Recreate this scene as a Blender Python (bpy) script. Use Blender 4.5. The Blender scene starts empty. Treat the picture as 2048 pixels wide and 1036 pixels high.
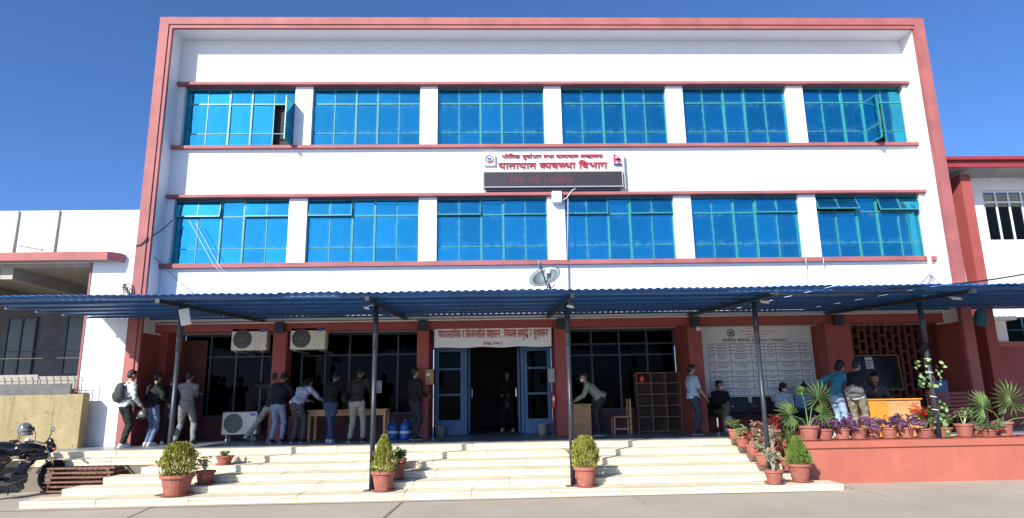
import bpy, math, random
import numpy as np
from mathutils import Vector, Matrix, noise as mnoise

sc = bpy.context.scene
RAD = math.radians
# ---------------------------------------------------------------- camera
IMW, IMH, FPX = 2048.0, 1036.0, 1289.2
PITCH, YAW, ROLL = 0.20821, 0.03255, -0.01715
CAM = Vector((-0.95368, -16.43544, 1.71792))
_fw = Vector((math.sin(YAW) * math.cos(PITCH), math.cos(YAW) * math.cos(PITCH), math.sin(PITCH)))
_r0 = Vector((math.cos(YAW), -math.sin(YAW), 0)); _u0 = _r0.cross(_fw)
_rt = _r0 * math.cos(ROLL) + _u0 * math.sin(ROLL); _up = _u0 * math.cos(ROLL) - _r0 * math.sin(ROLL)
cam = bpy.data.cameras.new('camera'); cam.sensor_width = 36; cam.lens = FPX / IMW * 36
cam.clip_end = 3000
camo = bpy.data.objects.new('camera', cam); sc.collection.objects.link(camo); sc.camera = camo
camo.matrix_world = Matrix(((_rt.x, _up.x, -_fw.x, CAM.x), (_rt.y, _up.y, -_fw.y, CAM.y), (_rt.z, _up.z, -_fw.z, CAM.z), (0, 0, 0, 1)))
# ---------------------------------------------------------------- sky and sun
SUND = Vector((0.5031, 0.7097, -0.4932)).normalized()      # the way the light travels
w = bpy.data.worlds.new('World'); sc.world = w; w.use_nodes = True
sky = w.node_tree.nodes.new('ShaderNodeTexSky'); sky.sky_type = 'NISHITA'; sky.sun_disc = False
sky.sun_elevation = math.asin(-SUND.z); sky.sun_rotation = math.atan2(-SUND.x, -SUND.y)
sky.air_density = 0.7; sky.dust_density = 1.0; sky.ozone_density = 10.0; sky.altitude = 0
w.node_tree.links.new(sky.outputs[0], w.node_tree.nodes['Background'].inputs[0])
w.node_tree.nodes['Background'].inputs[1].default_value = 0.135
sun = bpy.data.lights.new('sun', 'SUN'); sun.energy = 5.0; sun.angle = RAD(0.53); sun.color = (1.0, 0.94, 0.84)
suno = bpy.data.objects.new('sun', sun); sc.collection.objects.link(suno); suno.location = (-20, -30, 30)
suno.rotation_euler = SUND.to_track_quat('-Z', 'Y').to_euler()
sc.view_settings.view_transform = 'Standard'; sc.view_settings.look = 'None'
sc.view_settings.exposure = 0.7; sc.view_settings.gamma = 1
sc.cycles.max_bounces = 8; sc.cycles.use_denoising = True

# ---------------------------------------------------------------- helpers
random.seed(7)
U = random.uniform
def ray(x, y): return _fw + _rt * ((x - IMW / 2) / FPX) - _up * ((y - IMH / 2) / FPX)
def AY(x, y, Y): d = ray(x, y); return CAM + d * ((Y - CAM.y) / d.y)
def AZ(x, y, Z): d = ray(x, y); return CAM + d * ((Z - CAM.z) / d.z)
def V(*a): return Vector(a)

class MB:
    def __init__(s): s.v = []; s.f = []
    def add(s, vs, fs):
        n = len(s.v); s.v += [tuple(v) for v in vs]; s.f += [tuple(i + n for i in f) for f in fs]; return s
    def box(s, x0, x1, y0, y1, z0, z1, c=0.0, M=None):
        if c <= 0:
            vs = [(x, y, z) for x in (x0, x1) for y in (y0, y1) for z in (z0, z1)]
            fs = [(0, 1, 3, 2), (4, 6, 7, 5), (0, 4, 5, 1), (2, 3, 7, 6), (0, 2, 6, 4), (1, 5, 7, 3)]
        else:
            c = min(c, (x1 - x0) * .45, (y1 - y0) * .45, (z1 - z0) * .45)
            vs = []; idx = {}
            X, Y, Z = (x0, x1), (y0, y1), (z0, z1)
            for i in (0, 1):
                for j in (0, 1):
                    for k in (0, 1):
                        dx, dy, dz = c * (1 - 2 * i), c * (1 - 2 * j), c * (1 - 2 * k)
                        p = (X[i], Y[j], Z[k])
                        idx[i, j, k, 'x'] = len(vs); vs.append((p[0], p[1] + dy, p[2] + dz))
                        idx[i, j, k, 'y'] = len(vs); vs.append((p[0] + dx, p[1], p[2] + dz))
                        idx[i, j, k, 'z'] = len(vs); vs.append((p[0] + dx, p[1] + dy, p[2]))
            fs = []
            R = ((0, 0), (0, 1), (1, 1), (1, 0))
            for i in (0, 1):
                fs.append(tuple(idx[i, a, b, 'x'] for a, b in R)); fs.append(tuple(idx[a, i, b, 'y'] for a, b in R)); fs.append(tuple(idx[a, b, i, 'z'] for a, b in R))
            for a in (0, 1):
                for b in (0, 1):
                    fs.append((idx[0, a, b, 'y'], idx[1, a, b, 'y'], idx[1, a, b, 'z'], idx[0, a, b, 'z']))
                    fs.append((idx[a, 0, b, 'x'], idx[a, 1, b, 'x'], idx[a, 1, b, 'z'], idx[a, 0, b, 'z']))
                    fs.append((idx[a, b, 0, 'x'], idx[a, b, 1, 'x'], idx[a, b, 1, 'y'], idx[a, b, 0, 'y']))
                    for k in (0, 1): fs.append((idx[a, b, k, 'x'], idx[a, b, k, 'y'], idx[a, b, k, 'z']))
        if M is not None: vs = [M @ Vector(v) for v in vs]
        return s.add(vs, fs)
    def prism(s, pts, a0, a1, axis='y'):
        n = len(pts); o = []
        for a in (a0, a1):
            for p in pts: o.append((p[0], a, p[1]) if axis == 'y' else ((a, p[0], p[1]) if axis == 'x' else (p[0], p[1], a)))
        fs = [tuple(range(n))[::-1], tuple(range(n, 2 * n))] + [(i, (i + 1) % n, n + (i + 1) % n, n + i) for i in range(n)]
        return s.add(o, fs)
    def tube(s, pts, r, n=8, cap=True, rnd=False):
        pts = [Vector(p) for p in pts]; m = len(pts)
        rs = list(r) if isinstance(r, (list, tuple)) else [r] * m
        if rnd:   # round ends
            d0 = (pts[0] - pts[1]).normalized(); d1 = (pts[-1] - pts[-2]).normalized()
            a, b = rs[0], rs[-1]
            pts = [pts[0] + d0 * a * .95, pts[0] + d0 * a * .6] + pts + [pts[-1] + d1 * b * .6, pts[-1] + d1 * b * .95]
            rs = [a * .3, a * .8] + rs + [b * .8, b * .3]; m = len(pts)
        t = (pts[1] - pts[0]).normalized()
        nrm = t.orthogonal().normalized(); vs = []
        for i in range(m):
            tt = ((pts[min(i + 1, m - 1)] - pts[max(i - 1, 0)])).normalized()
            nrm = (nrm - tt * nrm.dot(tt))
            if nrm.length < 1e-6: nrm = tt.orthogonal()
            nrm.normalize(); bn = tt.cross(nrm)
            for k in range(n):
                a = 2 * math.pi * k / n; vs.append(pts[i] + (nrm * math.cos(a) + bn * math.sin(a)) * rs[i])
        fs = [(i * n + k, i * n + (k + 1) % n, (i + 1) * n + (k + 1) % n, (i + 1) * n + k) for i in range(m - 1) for k in range(n)]
        if cap: fs += [tuple(range(n))[::-1], tuple(range((m - 1) * n, m * n))]
        return s.add(vs, fs)
    def lathe(s, prof, n=16, c=(0, 0, 0), M=None, cap=True):
        vs = []
        for r, z in prof:
            for k in range(n):
                a = 2 * math.pi * k / n; p = Vector((r * math.cos(a), r * math.sin(a), z))
                if M is not None: p = M @ p
                vs.append(p + Vector(c))
        m = len(prof)
        fs = [(i * n + k, i * n + (k + 1) % n, (i + 1) * n + (k + 1) % n, (i + 1) * n + k) for i in range(m - 1) for k in range(n)]
        if cap: fs += [tuple(range(n))[::-1], tuple(range((m - 1) * n, m * n))]
        return s.add(vs, fs)
    def ball(s, c, r, n=12, M=None):
        if not isinstance(r, (tuple, list)): r = (r, r, r)
        h = n // 2; prof = [(math.sin(math.pi * (i + .02) / (h + .04)), -math.cos(math.pi * (i + .02) / (h + .04))) for i in range(h + 1)]
        S = Matrix.Diagonal(Vector(r)); S = (M.to_3x3() @ S) if M is not None else S
        return s.lathe(prof, n, c, S)
    def disc(s, c, r, axis=(0, 0, 1), n=16):
        q = Vector(axis).to_track_quat('Z', 'Y')
        vs = [Vector(c) + q @ Vector((r * math.cos(2 * math.pi * k / n), r * math.sin(2 * math.pi * k / n), 0)) for k in range(n)]
        return s.add(vs, [tuple(range(n))])
    def ring(s, c, R, r, axis=(0, 0, 1), n=20, m=8):
        q = Vector(axis).to_track_quat('Z', 'Y'); vs = []
        for i in range(n):
            a = 2 * math.pi * i / n
            for k in range(m):
                b = 2 * math.pi * k / m; rr = R + r * math.cos(b)
                vs.append(Vector(c) + q @ Vector((rr * math.cos(a), rr * math.sin(a), r * math.sin(b))))
        return s.add(vs, [(i * m + k, ((i + 1) % n) * m + k, ((i + 1) % n) * m + (k + 1) % m, i * m + (k + 1) % m) for i in range(n) for k in range(m)])
    def leaf(s, b, d, L, W, nrm=None, droop=0.0):
        b = Vector(b); d = Vector(d).normalized()
        n = Vector(nrm) if nrm is not None else d.orthogonal()
        sd = d.cross(n)
        if sd.length < 1e-4: sd = d.orthogonal()
        sd.normalize(); n = sd.cross(d)
        m = b + d * L * .5 + n * L * .06; t = b + d * L - Vector((0, 0, droop * L))
        return s.add([b, m + sd * W * .5, t, m - sd * W * .5], [(0, 1, 2), (0, 2, 3)])
    def build(s, name, mat, parent=None, smooth=False, world=False, kind=None):
        me = bpy.data.meshes.new(name)
        vs = s.v
        if world and parent is not None:
            L = parent.matrix_world.translation if parent.parent is None else parent.parent.matrix_world.translation
            L = WLOC.get(parent.name, Vector((0, 0, 0)))
            vs = [(v[0] - L.x, v[1] - L.y, v[2] - L.z) for v in vs]
        me.from_pydata([tuple(v) for v in vs], [], s.f); me.validate()
        if smooth: me.polygons.foreach_set('use_smooth', [True] * len(me.polygons))
        if isinstance(mat, (list, tuple)):
            for m in mat: me.materials.append(m)
        else: me.materials.append(mat)
        o = bpy.data.objects.new(name, me); sc.collection.objects.link(o)
        if parent is not None: o.parent = parent; WLOC[o.name] = WLOC.get(parent.name, Vector((0, 0, 0)))
        else: WLOC[o.name] = Vector((0, 0, 0))
        if kind: o['kind'] = kind
        return o
WLOC = {}
def tag(o, label, cat, group=None):
    o['label'] = label; o['category'] = cat
    if group: o['group'] = group
    return o
def thing(name, label, cat, loc=(0, 0, 0), rz=0.0, group=None, scale=1.0):
    o = bpy.data.objects.new(name, None); sc.collection.objects.link(o); o.empty_display_size = .2
    o.location = loc; o.rotation_euler = (0, 0, rz); o.scale = (scale,) * 3
    WLOC[o.name] = Vector(loc)
    return tag(o, label, cat, group)
def struct(o): o['kind'] = 'structure'; return o
def clone(o, parent=None, **kw):
    c = o.copy(); sc.collection.objects.link(c); c.parent = parent if parent is not None else o.parent
    for k, v in kw.items(): setattr(c, k, v)
    WLOC[c.name] = WLOC.get(o.name, Vector((0, 0, 0)))
    return c
def clone_tree(o, parent=None):
    c = o.copy(); sc.collection.objects.link(c); c.parent = parent; WLOC[c.name] = WLOC.get(o.name)
    for ch in list(o.children): clone_tree(ch, c)
    return c

# ---------------------------------------------------------------- materials
def mat(name, col, rough=.6, var=.1, scale=3.0, bump=0.0, bscale=60.0, metal=0.0, spec=.5, streak=0.0, dirt=(.12, .1, .08), objrand=0.0, coat=0.0, emit=None, spots=0.0, coords='pos', trans=0.0):
    m = bpy.data.materials.new(name); m.use_nodes = True; nt = m.node_tree; N = nt.nodes; L = nt.links
    b = N['Principled BSDF']; b.inputs['Roughness'].default_value = rough; b.inputs['Metallic'].default_value = metal
    b.inputs['Specular IOR Level'].default_value = spec; b.inputs['Coat Weight'].default_value = coat
    if trans: b.inputs['Transmission Weight'].default_value = trans
    if coords == 'pos': co = N.new('ShaderNodeNewGeometry').outputs['Position']
    else: co = N.new('ShaderNodeTexCoord').outputs['Object']
    nz = N.new('ShaderNodeTexNoise'); nz.inputs['Scale'].default_value = scale; nz.inputs['Detail'].default_value = 6; nz.inputs['Roughness'].default_value = .65
    L.new(co, nz.inputs['Vector'])
    mx = N.new('ShaderNodeMix'); mx.data_type = 'RGBA'
    lo = [max(0, c * (1 - var * 1.6)) for c in col]; hi = [min(1, c * (1 + var * 1.2)) for c in col]
    mx.inputs['A'].default_value = (*lo, 1); mx.inputs['B'].default_value = (*hi, 1)
    rp = N.new('ShaderNodeMapRange'); rp.inputs['From Min'].default_value = .3; rp.inputs['From Max'].default_value = .7
    L.new(nz.outputs['Fac'], rp.inputs['Value']); L.new(rp.outputs[0], mx.inputs['Factor'])
    out = mx.outputs['Result']
    if objrand:
        oi = N.new('ShaderNodeObjectInfo'); hs = N.new('ShaderNodeHueSaturation')
        mr = N.new('ShaderNodeMapRange'); mr.inputs['To Min'].default_value = 1 - objrand; mr.inputs['To Max'].default_value = 1 + objrand
        L.new(oi.outputs['Random'], mr.inputs['Value']); L.new(mr.outputs[0], hs.inputs['Value']); L.new(out, hs.inputs['Color']); out = hs.outputs['Color']
    if streak:
        mp = N.new('ShaderNodeMapping'); mp.inputs['Scale'].default_value = (3.0, 3.0, .28); L.new(co, mp.inputs['Vector'])
        n2 = N.new('ShaderNodeTexNoise'); n2.inputs['Scale'].default_value = 1.3; n2.inputs['Detail'].default_value = 7; n2.inputs['Roughness'].default_value = .7
        L.new(mp.outputs[0], n2.inputs['Vector'])
        r2 = N.new('ShaderNodeMapRange'); r2.inputs['From Min'].default_value = .52; r2.inputs['From Max'].default_value = .8; r2.inputs['To Max'].default_value = streak
        L.new(n2.outputs['Fac'], r2.inputs['Value'])
        m2 = N.new('ShaderNodeMix'); m2.data_type = 'RGBA'; m2.inputs['B'].default_value = (*dirt, 1)
        L.new(r2.outputs[0], m2.inputs['Factor']); L.new(out, m2.inputs['A']); out = m2.outputs['Result']
    if spots:
        n3 = N.new('ShaderNodeTexNoise'); n3.inputs['Scale'].default_value = 9; n3.inputs['Detail'].default_value = 8; n3.inputs['Roughness'].default_value = .75
        L.new(co, n3.inputs['Vector'])
        r3 = N.new('ShaderNodeMapRange'); r3.inputs['From Min'].default_value = .56; r3.inputs['From Max'].default_value = .7; r3.inputs['To Max'].default_value = spots
        L.new(n3.outputs['Fac'], r3.inputs['Value'])
        m3 = N.new('ShaderNodeMix'); m3.data_type = 'RGBA'; m3.inputs['B'].default_value = (*dirt, 1)
        L.new(r3.outputs[0], m3.inputs['Factor']); L.new(out, m3.inputs['A']); out = m3.outputs['Result']
    L.new(out, b.inputs['Base Color'])
    if bump:
        n4 = N.new('ShaderNodeTexNoise'); n4.inputs['Scale'].default_value = bscale; n4.inputs['Detail'].default_value = 5; L.new(co, n4.inputs['Vector'])
        bp = N.new('ShaderNodeBump'); bp.inputs['Strength'].default_value = bump; bp.inputs['Distance'].default_value = .02
        L.new(n4.outputs['Fac'], bp.inputs['Height']); L.new(bp.outputs[0], b.inputs['Normal'])
    if emit:
        b.inputs['Emission Color'].default_value = (*emit[:3], 1); b.inputs['Emission Strength'].default_value = emit[3]
    return m

def glass_mat(name, refl, body, fac, rough=.02, dust=.0):
    """reflective film glass: tinted mirror layer over a coloured body"""
    m = bpy.data.materials.new(name); m.use_nodes = True; nt = m.node_tree; N = nt.nodes; L = nt.links
    N.remove(N['Principled BSDF'])
    co = N.new('ShaderNodeNewGeometry').outputs['Position']
    nz = N.new('ShaderNodeTexNoise'); nz.inputs['Scale'].default_value = 1.4; nz.inputs['Detail'].default_value = 3; L.new(co, nz.inputs['Vector'])
    bp = N.new('ShaderNodeBump'); bp.inputs['Strength'].default_value = .07; bp.inputs['Distance'].default_value = .1; L.new(nz.outputs['Fac'], bp.inputs['Height'])
    g = N.new('ShaderNodeBsdfGlossy'); g.inputs['Color'].default_value = (*refl, 1); g.inputs['Roughness'].default_value = rough; L.new(bp.outputs[0], g.inputs['Normal'])
    d = N.new('ShaderNodeBsdfDiffuse')
    n2 = N.new('ShaderNodeTexNoise'); n2.inputs['Scale'].default_value = 2.2; n2.inputs['Detail'].default_value = 5; L.new(co, n2.inputs['Vector'])
    mx = N.new('ShaderNodeMix'); mx.data_type = 'RGBA'; mx.inputs['A'].default_value = (*[c * .75 for c in body], 1); mx.inputs['B'].default_value = (*[min(1, c * 1.25 + dust) for c in body], 1)
    L.new(n2.outputs['Fac'], mx.inputs['Factor']); L.new(mx.outputs['Result'], d.inputs['Color'])
    oi = N.new('ShaderNodeObjectInfo'); hv = N.new('ShaderNodeHueSaturation'); mr = N.new('ShaderNodeMapRange'); mr.inputs['To Min'].default_value = .80; mr.inputs['To Max'].default_value = 1.12
    hv.inputs['Color'].default_value = (*refl, 1); L.new(oi.outputs['Random'], mr.inputs['Value']); L.new(mr.outputs[0], hv.inputs['Value']); L.new(hv.outputs['Color'], g.inputs['Color'])
    n3 = N.new('ShaderNodeTexNoise'); n3.inputs['Scale'].default_value = 5; n3.inputs['Detail'].default_value = 8; n3.inputs['Roughness'].default_value = .7; L.new(co, n3.inputs['Vector'])
    ms = N.new('ShaderNodeMixShader'); r3 = N.new('ShaderNodeMapRange'); r3.inputs['From Min'].default_value = .45; r3.inputs['From Max'].default_value = .75; r3.inputs['To Min'].default_value = fac; r3.inputs['To Max'].default_value = fac - .18
    L.new(n3.outputs['Fac'], r3.inputs['Value']); L.new(r3.outputs[0], ms.inputs[0])
    L.new(d.outputs[0], ms.inputs[1]); L.new(g.outputs[0], ms.inputs[2])
    # grime and putty smears gathered along the pane edges
    gc = N.new('ShaderNodeTexCoord'); sx = N.new('ShaderNodeSeparateXYZ'); L.new(gc.outputs['Generated'], sx.inputs[0]); acc = None
    for ax, k in (('X', 18.0), ('Z', 14.0)):
        ab = N.new('ShaderNodeMath'); ab.operation = 'PINGPONG'; ab.inputs[1].default_value = .5; L.new(sx.outputs[ax], ab.inputs[0])
        mm = N.new('ShaderNodeMath'); mm.operation = 'MULTIPLY'; mm.inputs[1].default_value = -k; L.new(ab.outputs[0], mm.inputs[0])
        ex = N.new('ShaderNodeMath'); ex.operation = 'EXPONENT'; L.new(mm.outputs[0], ex.inputs[0])
        if acc is None: acc = ex
        else:
            mxx = N.new('ShaderNodeMath'); mxx.operation = 'MAXIMUM'; L.new(acc.outputs[0], mxx.inputs[0]); L.new(ex.outputs[0], mxx.inputs[1]); acc = mxx
    n5 = N.new('ShaderNodeTexNoise'); n5.inputs['Scale'].default_value = 7; n5.inputs['Detail'].default_value = 4; L.new(co, n5.inputs['Vector'])
    r5 = N.new('ShaderNodeMapRange'); r5.inputs['From Min'].default_value = .40; r5.inputs['From Max'].default_value = .65; r5.inputs['To Max'].default_value = .30; L.new(n5.outputs['Fac'], r5.inputs['Value'])
    mu = N.new('ShaderNodeMath'); mu.operation = 'MULTIPLY'; L.new(acc.outputs[0], mu.inputs[0]); L.new(r5.outputs[0], mu.inputs[1])
    dd = N.new('ShaderNodeBsdfDiffuse'); dd.inputs['Color'].default_value = (.16, .38, .50, 1)
    m2 = N.new('ShaderNodeMixShader'); L.new(mu.outputs[0], m2.inputs[0]); L.new(ms.outputs[0], m2.inputs[1]); L.new(dd.outputs[0], m2.inputs[2])
    L.new(m2.outputs[0], N['Material Output'].inputs['Surface'])
    return m

def clear_glass(name, tint):
    m = bpy.data.materials.new(name); m.use_nodes = True; nt = m.node_tree; N = nt.nodes; L = nt.links
    N.remove(N['Principled BSDF'])
    t = N.new('ShaderNodeBsdfTransparent'); t.inputs['Color'].default_value = (*tint, 1)
    g = N.new('ShaderNodeBsdfGlossy'); g.inputs['Roughness'].default_value = .03; g.inputs['Color'].default_value = (.75, .85, .95, 1)
    nz = N.new('ShaderNodeTexNoise'); nz.inputs['Scale'].default_value = 1.5; co = N.new('ShaderNodeNewGeometry').outputs['Position']; L.new(co, nz.inputs['Vector'])
    bp = N.new('ShaderNodeBump'); bp.inputs['Strength'].default_value = .05; bp.inputs['Distance'].default_value = .1; L.new(nz.outputs['Fac'], bp.inputs['Height']); L.new(bp.outputs[0], g.inputs['Normal'])
    fr = N.new('ShaderNodeFresnel'); fr.inputs['IOR'].default_value = 1.13
    ms = N.new('ShaderNodeMixShader'); L.new(fr.outputs[0], ms.inputs[0]); L.new(t.outputs[0], ms.inputs[1]); L.new(g.outputs[0], ms.inputs[2])
    L.new(ms.outputs[0], N['Material Output'].inputs['Surface'])
    return m

m_white = mat('white_wall_paint', (.70, .70, .685), .75, .025, 1.2, .15, 90, streak=.10, dirt=(.5, .5, .5))
m_whiteold = mat('weathered_white_paint', (.78, .78, .76), .8, .04, 1.0, .2, 60, streak=.35, dirt=(.32, .32, .32))
m_red = mat('terracotta_red_paint', (.29, .060, .052), .65, .10, 1.5, .12, 70, streak=.25, dirt=(.36, .12, .11))
m_band = mat('salmon_band_paint', (.30, .092, .088), .7, .15, 1.3, .12, 70, streak=.35, dirt=(.36, .15, .14))
m_planter = mat('planter_red_paint', (.37, .108, .07), .6, .08, 1.2, .15, 80, streak=.4, dirt=(.48, .19, .13))
m_maroon = mat('maroon_fascia_paint', (.26, .03, .035), .5, .1, 2)
m_stone = mat('cream_step_stone', (.66, .575, .42), .8, .09, 1.6, .25, 50, streak=0, objrand=.05, spots=.22, dirt=(.52, .42, .28))
m_floor = mat('porch_floor_cement', (.20, .23, .255), .35, .12, 2.0, .06, 30)
m_ground = mat('forecourt_concrete', (.40, .35, .28), .85, .08, .7, .25, 45, spots=.22, dirt=(.22, .19, .165))
m_joint = mat('dark_joint', (.17, .145, .115), .9)
m_glass = glass_mat('blue_film_glass', (.04, .37, .52), (.005, .10, .22), .80)
m_wframe = mat('green_window_paint', (.03, .22, .22), .4, .12, 8)
m_dark = mat('unlit_room_dark', (.022, .025, .028), .8)  # near-black colour standing in for the darkness of unlit rooms
m_darkglass = clear_glass('dark_tinted_glass', (.13, .20, .24))
m_blueframe = mat('blue_door_paint', (.075, .17, .33), .45, .12, 5, .05)
m_navysteel = mat('navy_steel_frame', (.02, .032, .05), .4, .1, 6)
m_sheet = mat('blue_roof_sheet', (.022, .17, .52), .42, .14, 2.5, 0, objrand=.16)
m_steel_dark = mat('dark_steel_paint', (.028, .034, .045), .4, .15, 12, spec=.4)
m_steel_grey = mat('grey_steel_paint', (.27, .28, .29), .45, .12, 12)
m_plastic_w = mat('white_plastic', (.72, .72, .68), .4, .05, 6)
m_acbody = mat('cream_enamel', (.66, .65, .58), .4, .06, 6, streak=.25)
m_black = mat('black_plastic', (.012, .013, .015), .35, .1)
m_rubber = mat('black_rubber', (.02, .02, .02), .8, .15, 20)
m_chrome = mat('chrome', (.7, .7, .7), .15, .03, metal=1)
m_terra = mat('terracotta_pot_clay', (.30, .098, .070), .75, .16, 9, .2, 60, objrand=.14, spots=.12, dirt=(.6, .42, .34))
m_soil = mat('pot_soil', (.06, .04, .028), .95, .3, 30, .6, 60)
m_wood = mat('brown_wood', (.33, .17, .07), .5, .18, 6, .1, 30)
m_woodlight = mat('light_wood', (.50, .28, .11), .5, .16, 6, .08, 30)
m_orange = mat('orange_varnished_board', (.62, .25, .03), .4, .10, 3, .04, 30)
m_woodred = mat('dark_red_wood', (.15, .045, .03), .5, .2, 7)
m_woodshelf = mat('shelf_edge_wood', (.20, .11, .07), .55, .15, 8)
m_shelfdark = mat('shelf_dark_wood', (.04, .016, .013), .6, .2, 5)
m_rust = mat('rusty_iron', (.17, .085, .055), .85, .3, 14, .3, 80)
m_yellow = mat('yellow_wall_paint', (.30, .245, .125), .85, .14, 1.5, .2, 50, streak=.9, dirt=(.05, .047, .036), spots=.75)
m_concrete = mat('bare_concrete', (.34, .32, .28), .9, .12, 1.5, .2, 30, streak=.3)
m_brick = mat('red_jali_brick', (.15, .042, .034), .8, .16, 10, .3, 50, objrand=.16)
m_sign = mat('sign_sheet', (.78, .80, .82), .5, .03, 3)
m_paper = mat('paper', (.70, .72, .74), .7, .03, 8)
m_print = mat('print_dark', (.03, .035, .06), .6)
m_printred = mat('print_red', (.42, .02, .03), .5)
m_letter = mat('red_sign_letters', (.36, .03, .045), .4)
m_crimson = mat('crimson_flag', (.55, .02, .05), .5)
m_blueflag = mat('blue_flag_border', (.02, .04, .30), .5)
m_ledoff = mat('led_panel', (.035, .028, .030), .35, .2, 60)
m_ledtext = mat('led_dots', (.10, .022, .026), .4, emit=(1, .12, .10, .03))
m_cable = mat('black_cable', (.02, .02, .022), .5)
m_cablew = mat('white_conduit', (.62, .62, .60), .5)
m_fire = mat('fire_red', (.50, .015, .02), .3, .06, coat=.4)
m_greyglass = clear_glass('grey_glass', (.45, .48, .50))
m_purlin = mat('blue_purlin_paint', (.02, .075, .20), .4, .15, 8)
m_dado_shade = mat('shaded_dado_red', (.11, .03, .03), .6, .2, 3)  # wall red darkened to stand in for the deep shade of the porch recess
m_jug = mat('blue_water_jug', (.03, .12, .38), .25, .1, 6)
m_blackboard = mat('blackboard', (.012, .016, .018), .25, .2, 3)
m_dish = mat('grey_dish_paint', (.17, .215, .22), .45, .08, 5)
m_rail = mat('old_railing_paint', (.10, .10, .10), .7, .2, 9)
m_curtain = mat('dark_green_curtain', (.07, .11, .12), .9, .2, 4)
m_chairblue = mat('blue_plastic_chair', (.03, .09, .25), .4, .08)
m_leather = mat('black_seat_vinyl', (.012, .013, .018), .4)

# ---------------------------------------------------------------- letter shapes (built once, while the scene is empty)
import bmesh
T_DEPT = ['यातायात', ' ', '~व', 'यव', '~स', 'था', ' ', 'ि', 'वभाग']
T_MIN = ['भौ', 'ि', 'तक', ' ', 'पूवा', '^', 'धार', ' ', 'तथा', ' ', 'यातायात', ' ', 'म', '~न', 'त', '/', 'ालय']
T_BAN = ['‘', '~व', 'यावसा', 'ि', 'यक', ' ', 'र', ' ', 'ि', 'सज', '^', 'नशील', ' ', 'प', '/', 'शासन', ' ', ':', ' ', 'ि', 'वकास', ' ', 'समृ', 'ि', 'द', '_ध', ' ', 'र', ' ', 'सुशासन', '’']
T_CHART = ['नाग', 'ि', 'रक', ' ', 'बडाप', 'त', '/', ' ', '(Citizen', ' ', 'Charter)']
T_LED = ['ि', 'नम', '^', ' ', 'गरौं', ' ', '।', ' ', 'म', 'ि', 'हला']
T_HEADS = [['नेपाल', ' ', 'सरकार'], ['ि', 'मनभवन', ' ', 'काठमाडौं'], ['२०७८-२०८२']]
GLYPH = {}
for _t in sorted({t.lstrip('~_') for L_ in (T_DEPT, T_MIN, T_BAN, T_CHART, T_LED, *T_HEADS) for t in L_} - {' ', '^', '/'}):
    cu = bpy.data.curves.new('tmp', 'FONT'); cu.body = _t; cu.size = 1.0; cu.resolution_u = 3
    o = bpy.data.objects.new('tmp', cu); sc.collection.objects.link(o); GLYPH[_t] = o
dg = bpy.context.evaluated_depsgraph_get(); dg.update()
for _t, o in list(GLYPH.items()):
    me = bpy.data.meshes.new_from_object(o.evaluated_get(dg)); GLYPH[_t] = ([tuple(v.co) for v in me.vertices], [tuple(p.vertices) for p in me.polygons]); bpy.data.meshes.remove(me)
for o in [o for o in sc.objects if o.type == 'FONT']:
    cu = o.data; bpy.data.objects.remove(o); bpy.data.curves.remove(cu)
def glyph_mesh(s): return GLYPH[s]
# ================================================================ setting
LH, ST, TR, YL = 0.7153, 0.12104, 0.51906, -2.1925       # porch level, riser, tread, porch edge
g = MB(); g.add([(-600, -600, 0), (600, -600, 0), (600, 600, 0), (-600, 600, 0)], [(0, 1, 2, 3)])
struct(g.build('ground', m_ground))
# cracks and joints cut in the forecourt
jt = MB()
def strip(a, b, wd, z=.004, jag=0):
    a = Vector(a); b = Vector(b); d = (b - a).normalized(); n = Vector((-d.y, d.x, 0)) * wd
    k = 14 if jag else 1; L = []; R = []
    for i in range(k + 1):
        p = a.lerp(b, i / k) + (Vector((U(-1, 1), U(-1, 1), 0)) * jag if 0 < i < k else Vector())
        s = U(.5, 1.2) if jag else 1
        L.append((p.x + n.x * s, p.y + n.y * s, z)); R.append((p.x - n.x * s, p.y - n.y * s, z))
    for i in range(k): jt.add([L[i], L[i + 1], R[i + 1], R[i]], [(0, 1, 2, 3)])
A0, A1 = AZ(805, 1004, 0), AZ(768, 1036, 0); d_ = (A1 - A0).normalized(); strip(A0, A0 + d_ * 6, .022)
A0, A1 = AZ(305, 1014, 0), AZ(255, 1036, 0); d_ = (A1 - A0).normalized(); strip(A0, A0 + d_ * 6, .014)
strip(AZ(1270, 992, 0), AZ(1300, 1012, 0), .005, jag=.05)
strip(AZ(1680, 972, 0), AZ(1790, 996, 0), .006, jag=.05)
strip((-9, -5.06, 0), (5, -4.86, 0), .03, jag=.02)
struct(jt.build('pavement_joints', m_joint))

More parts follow.
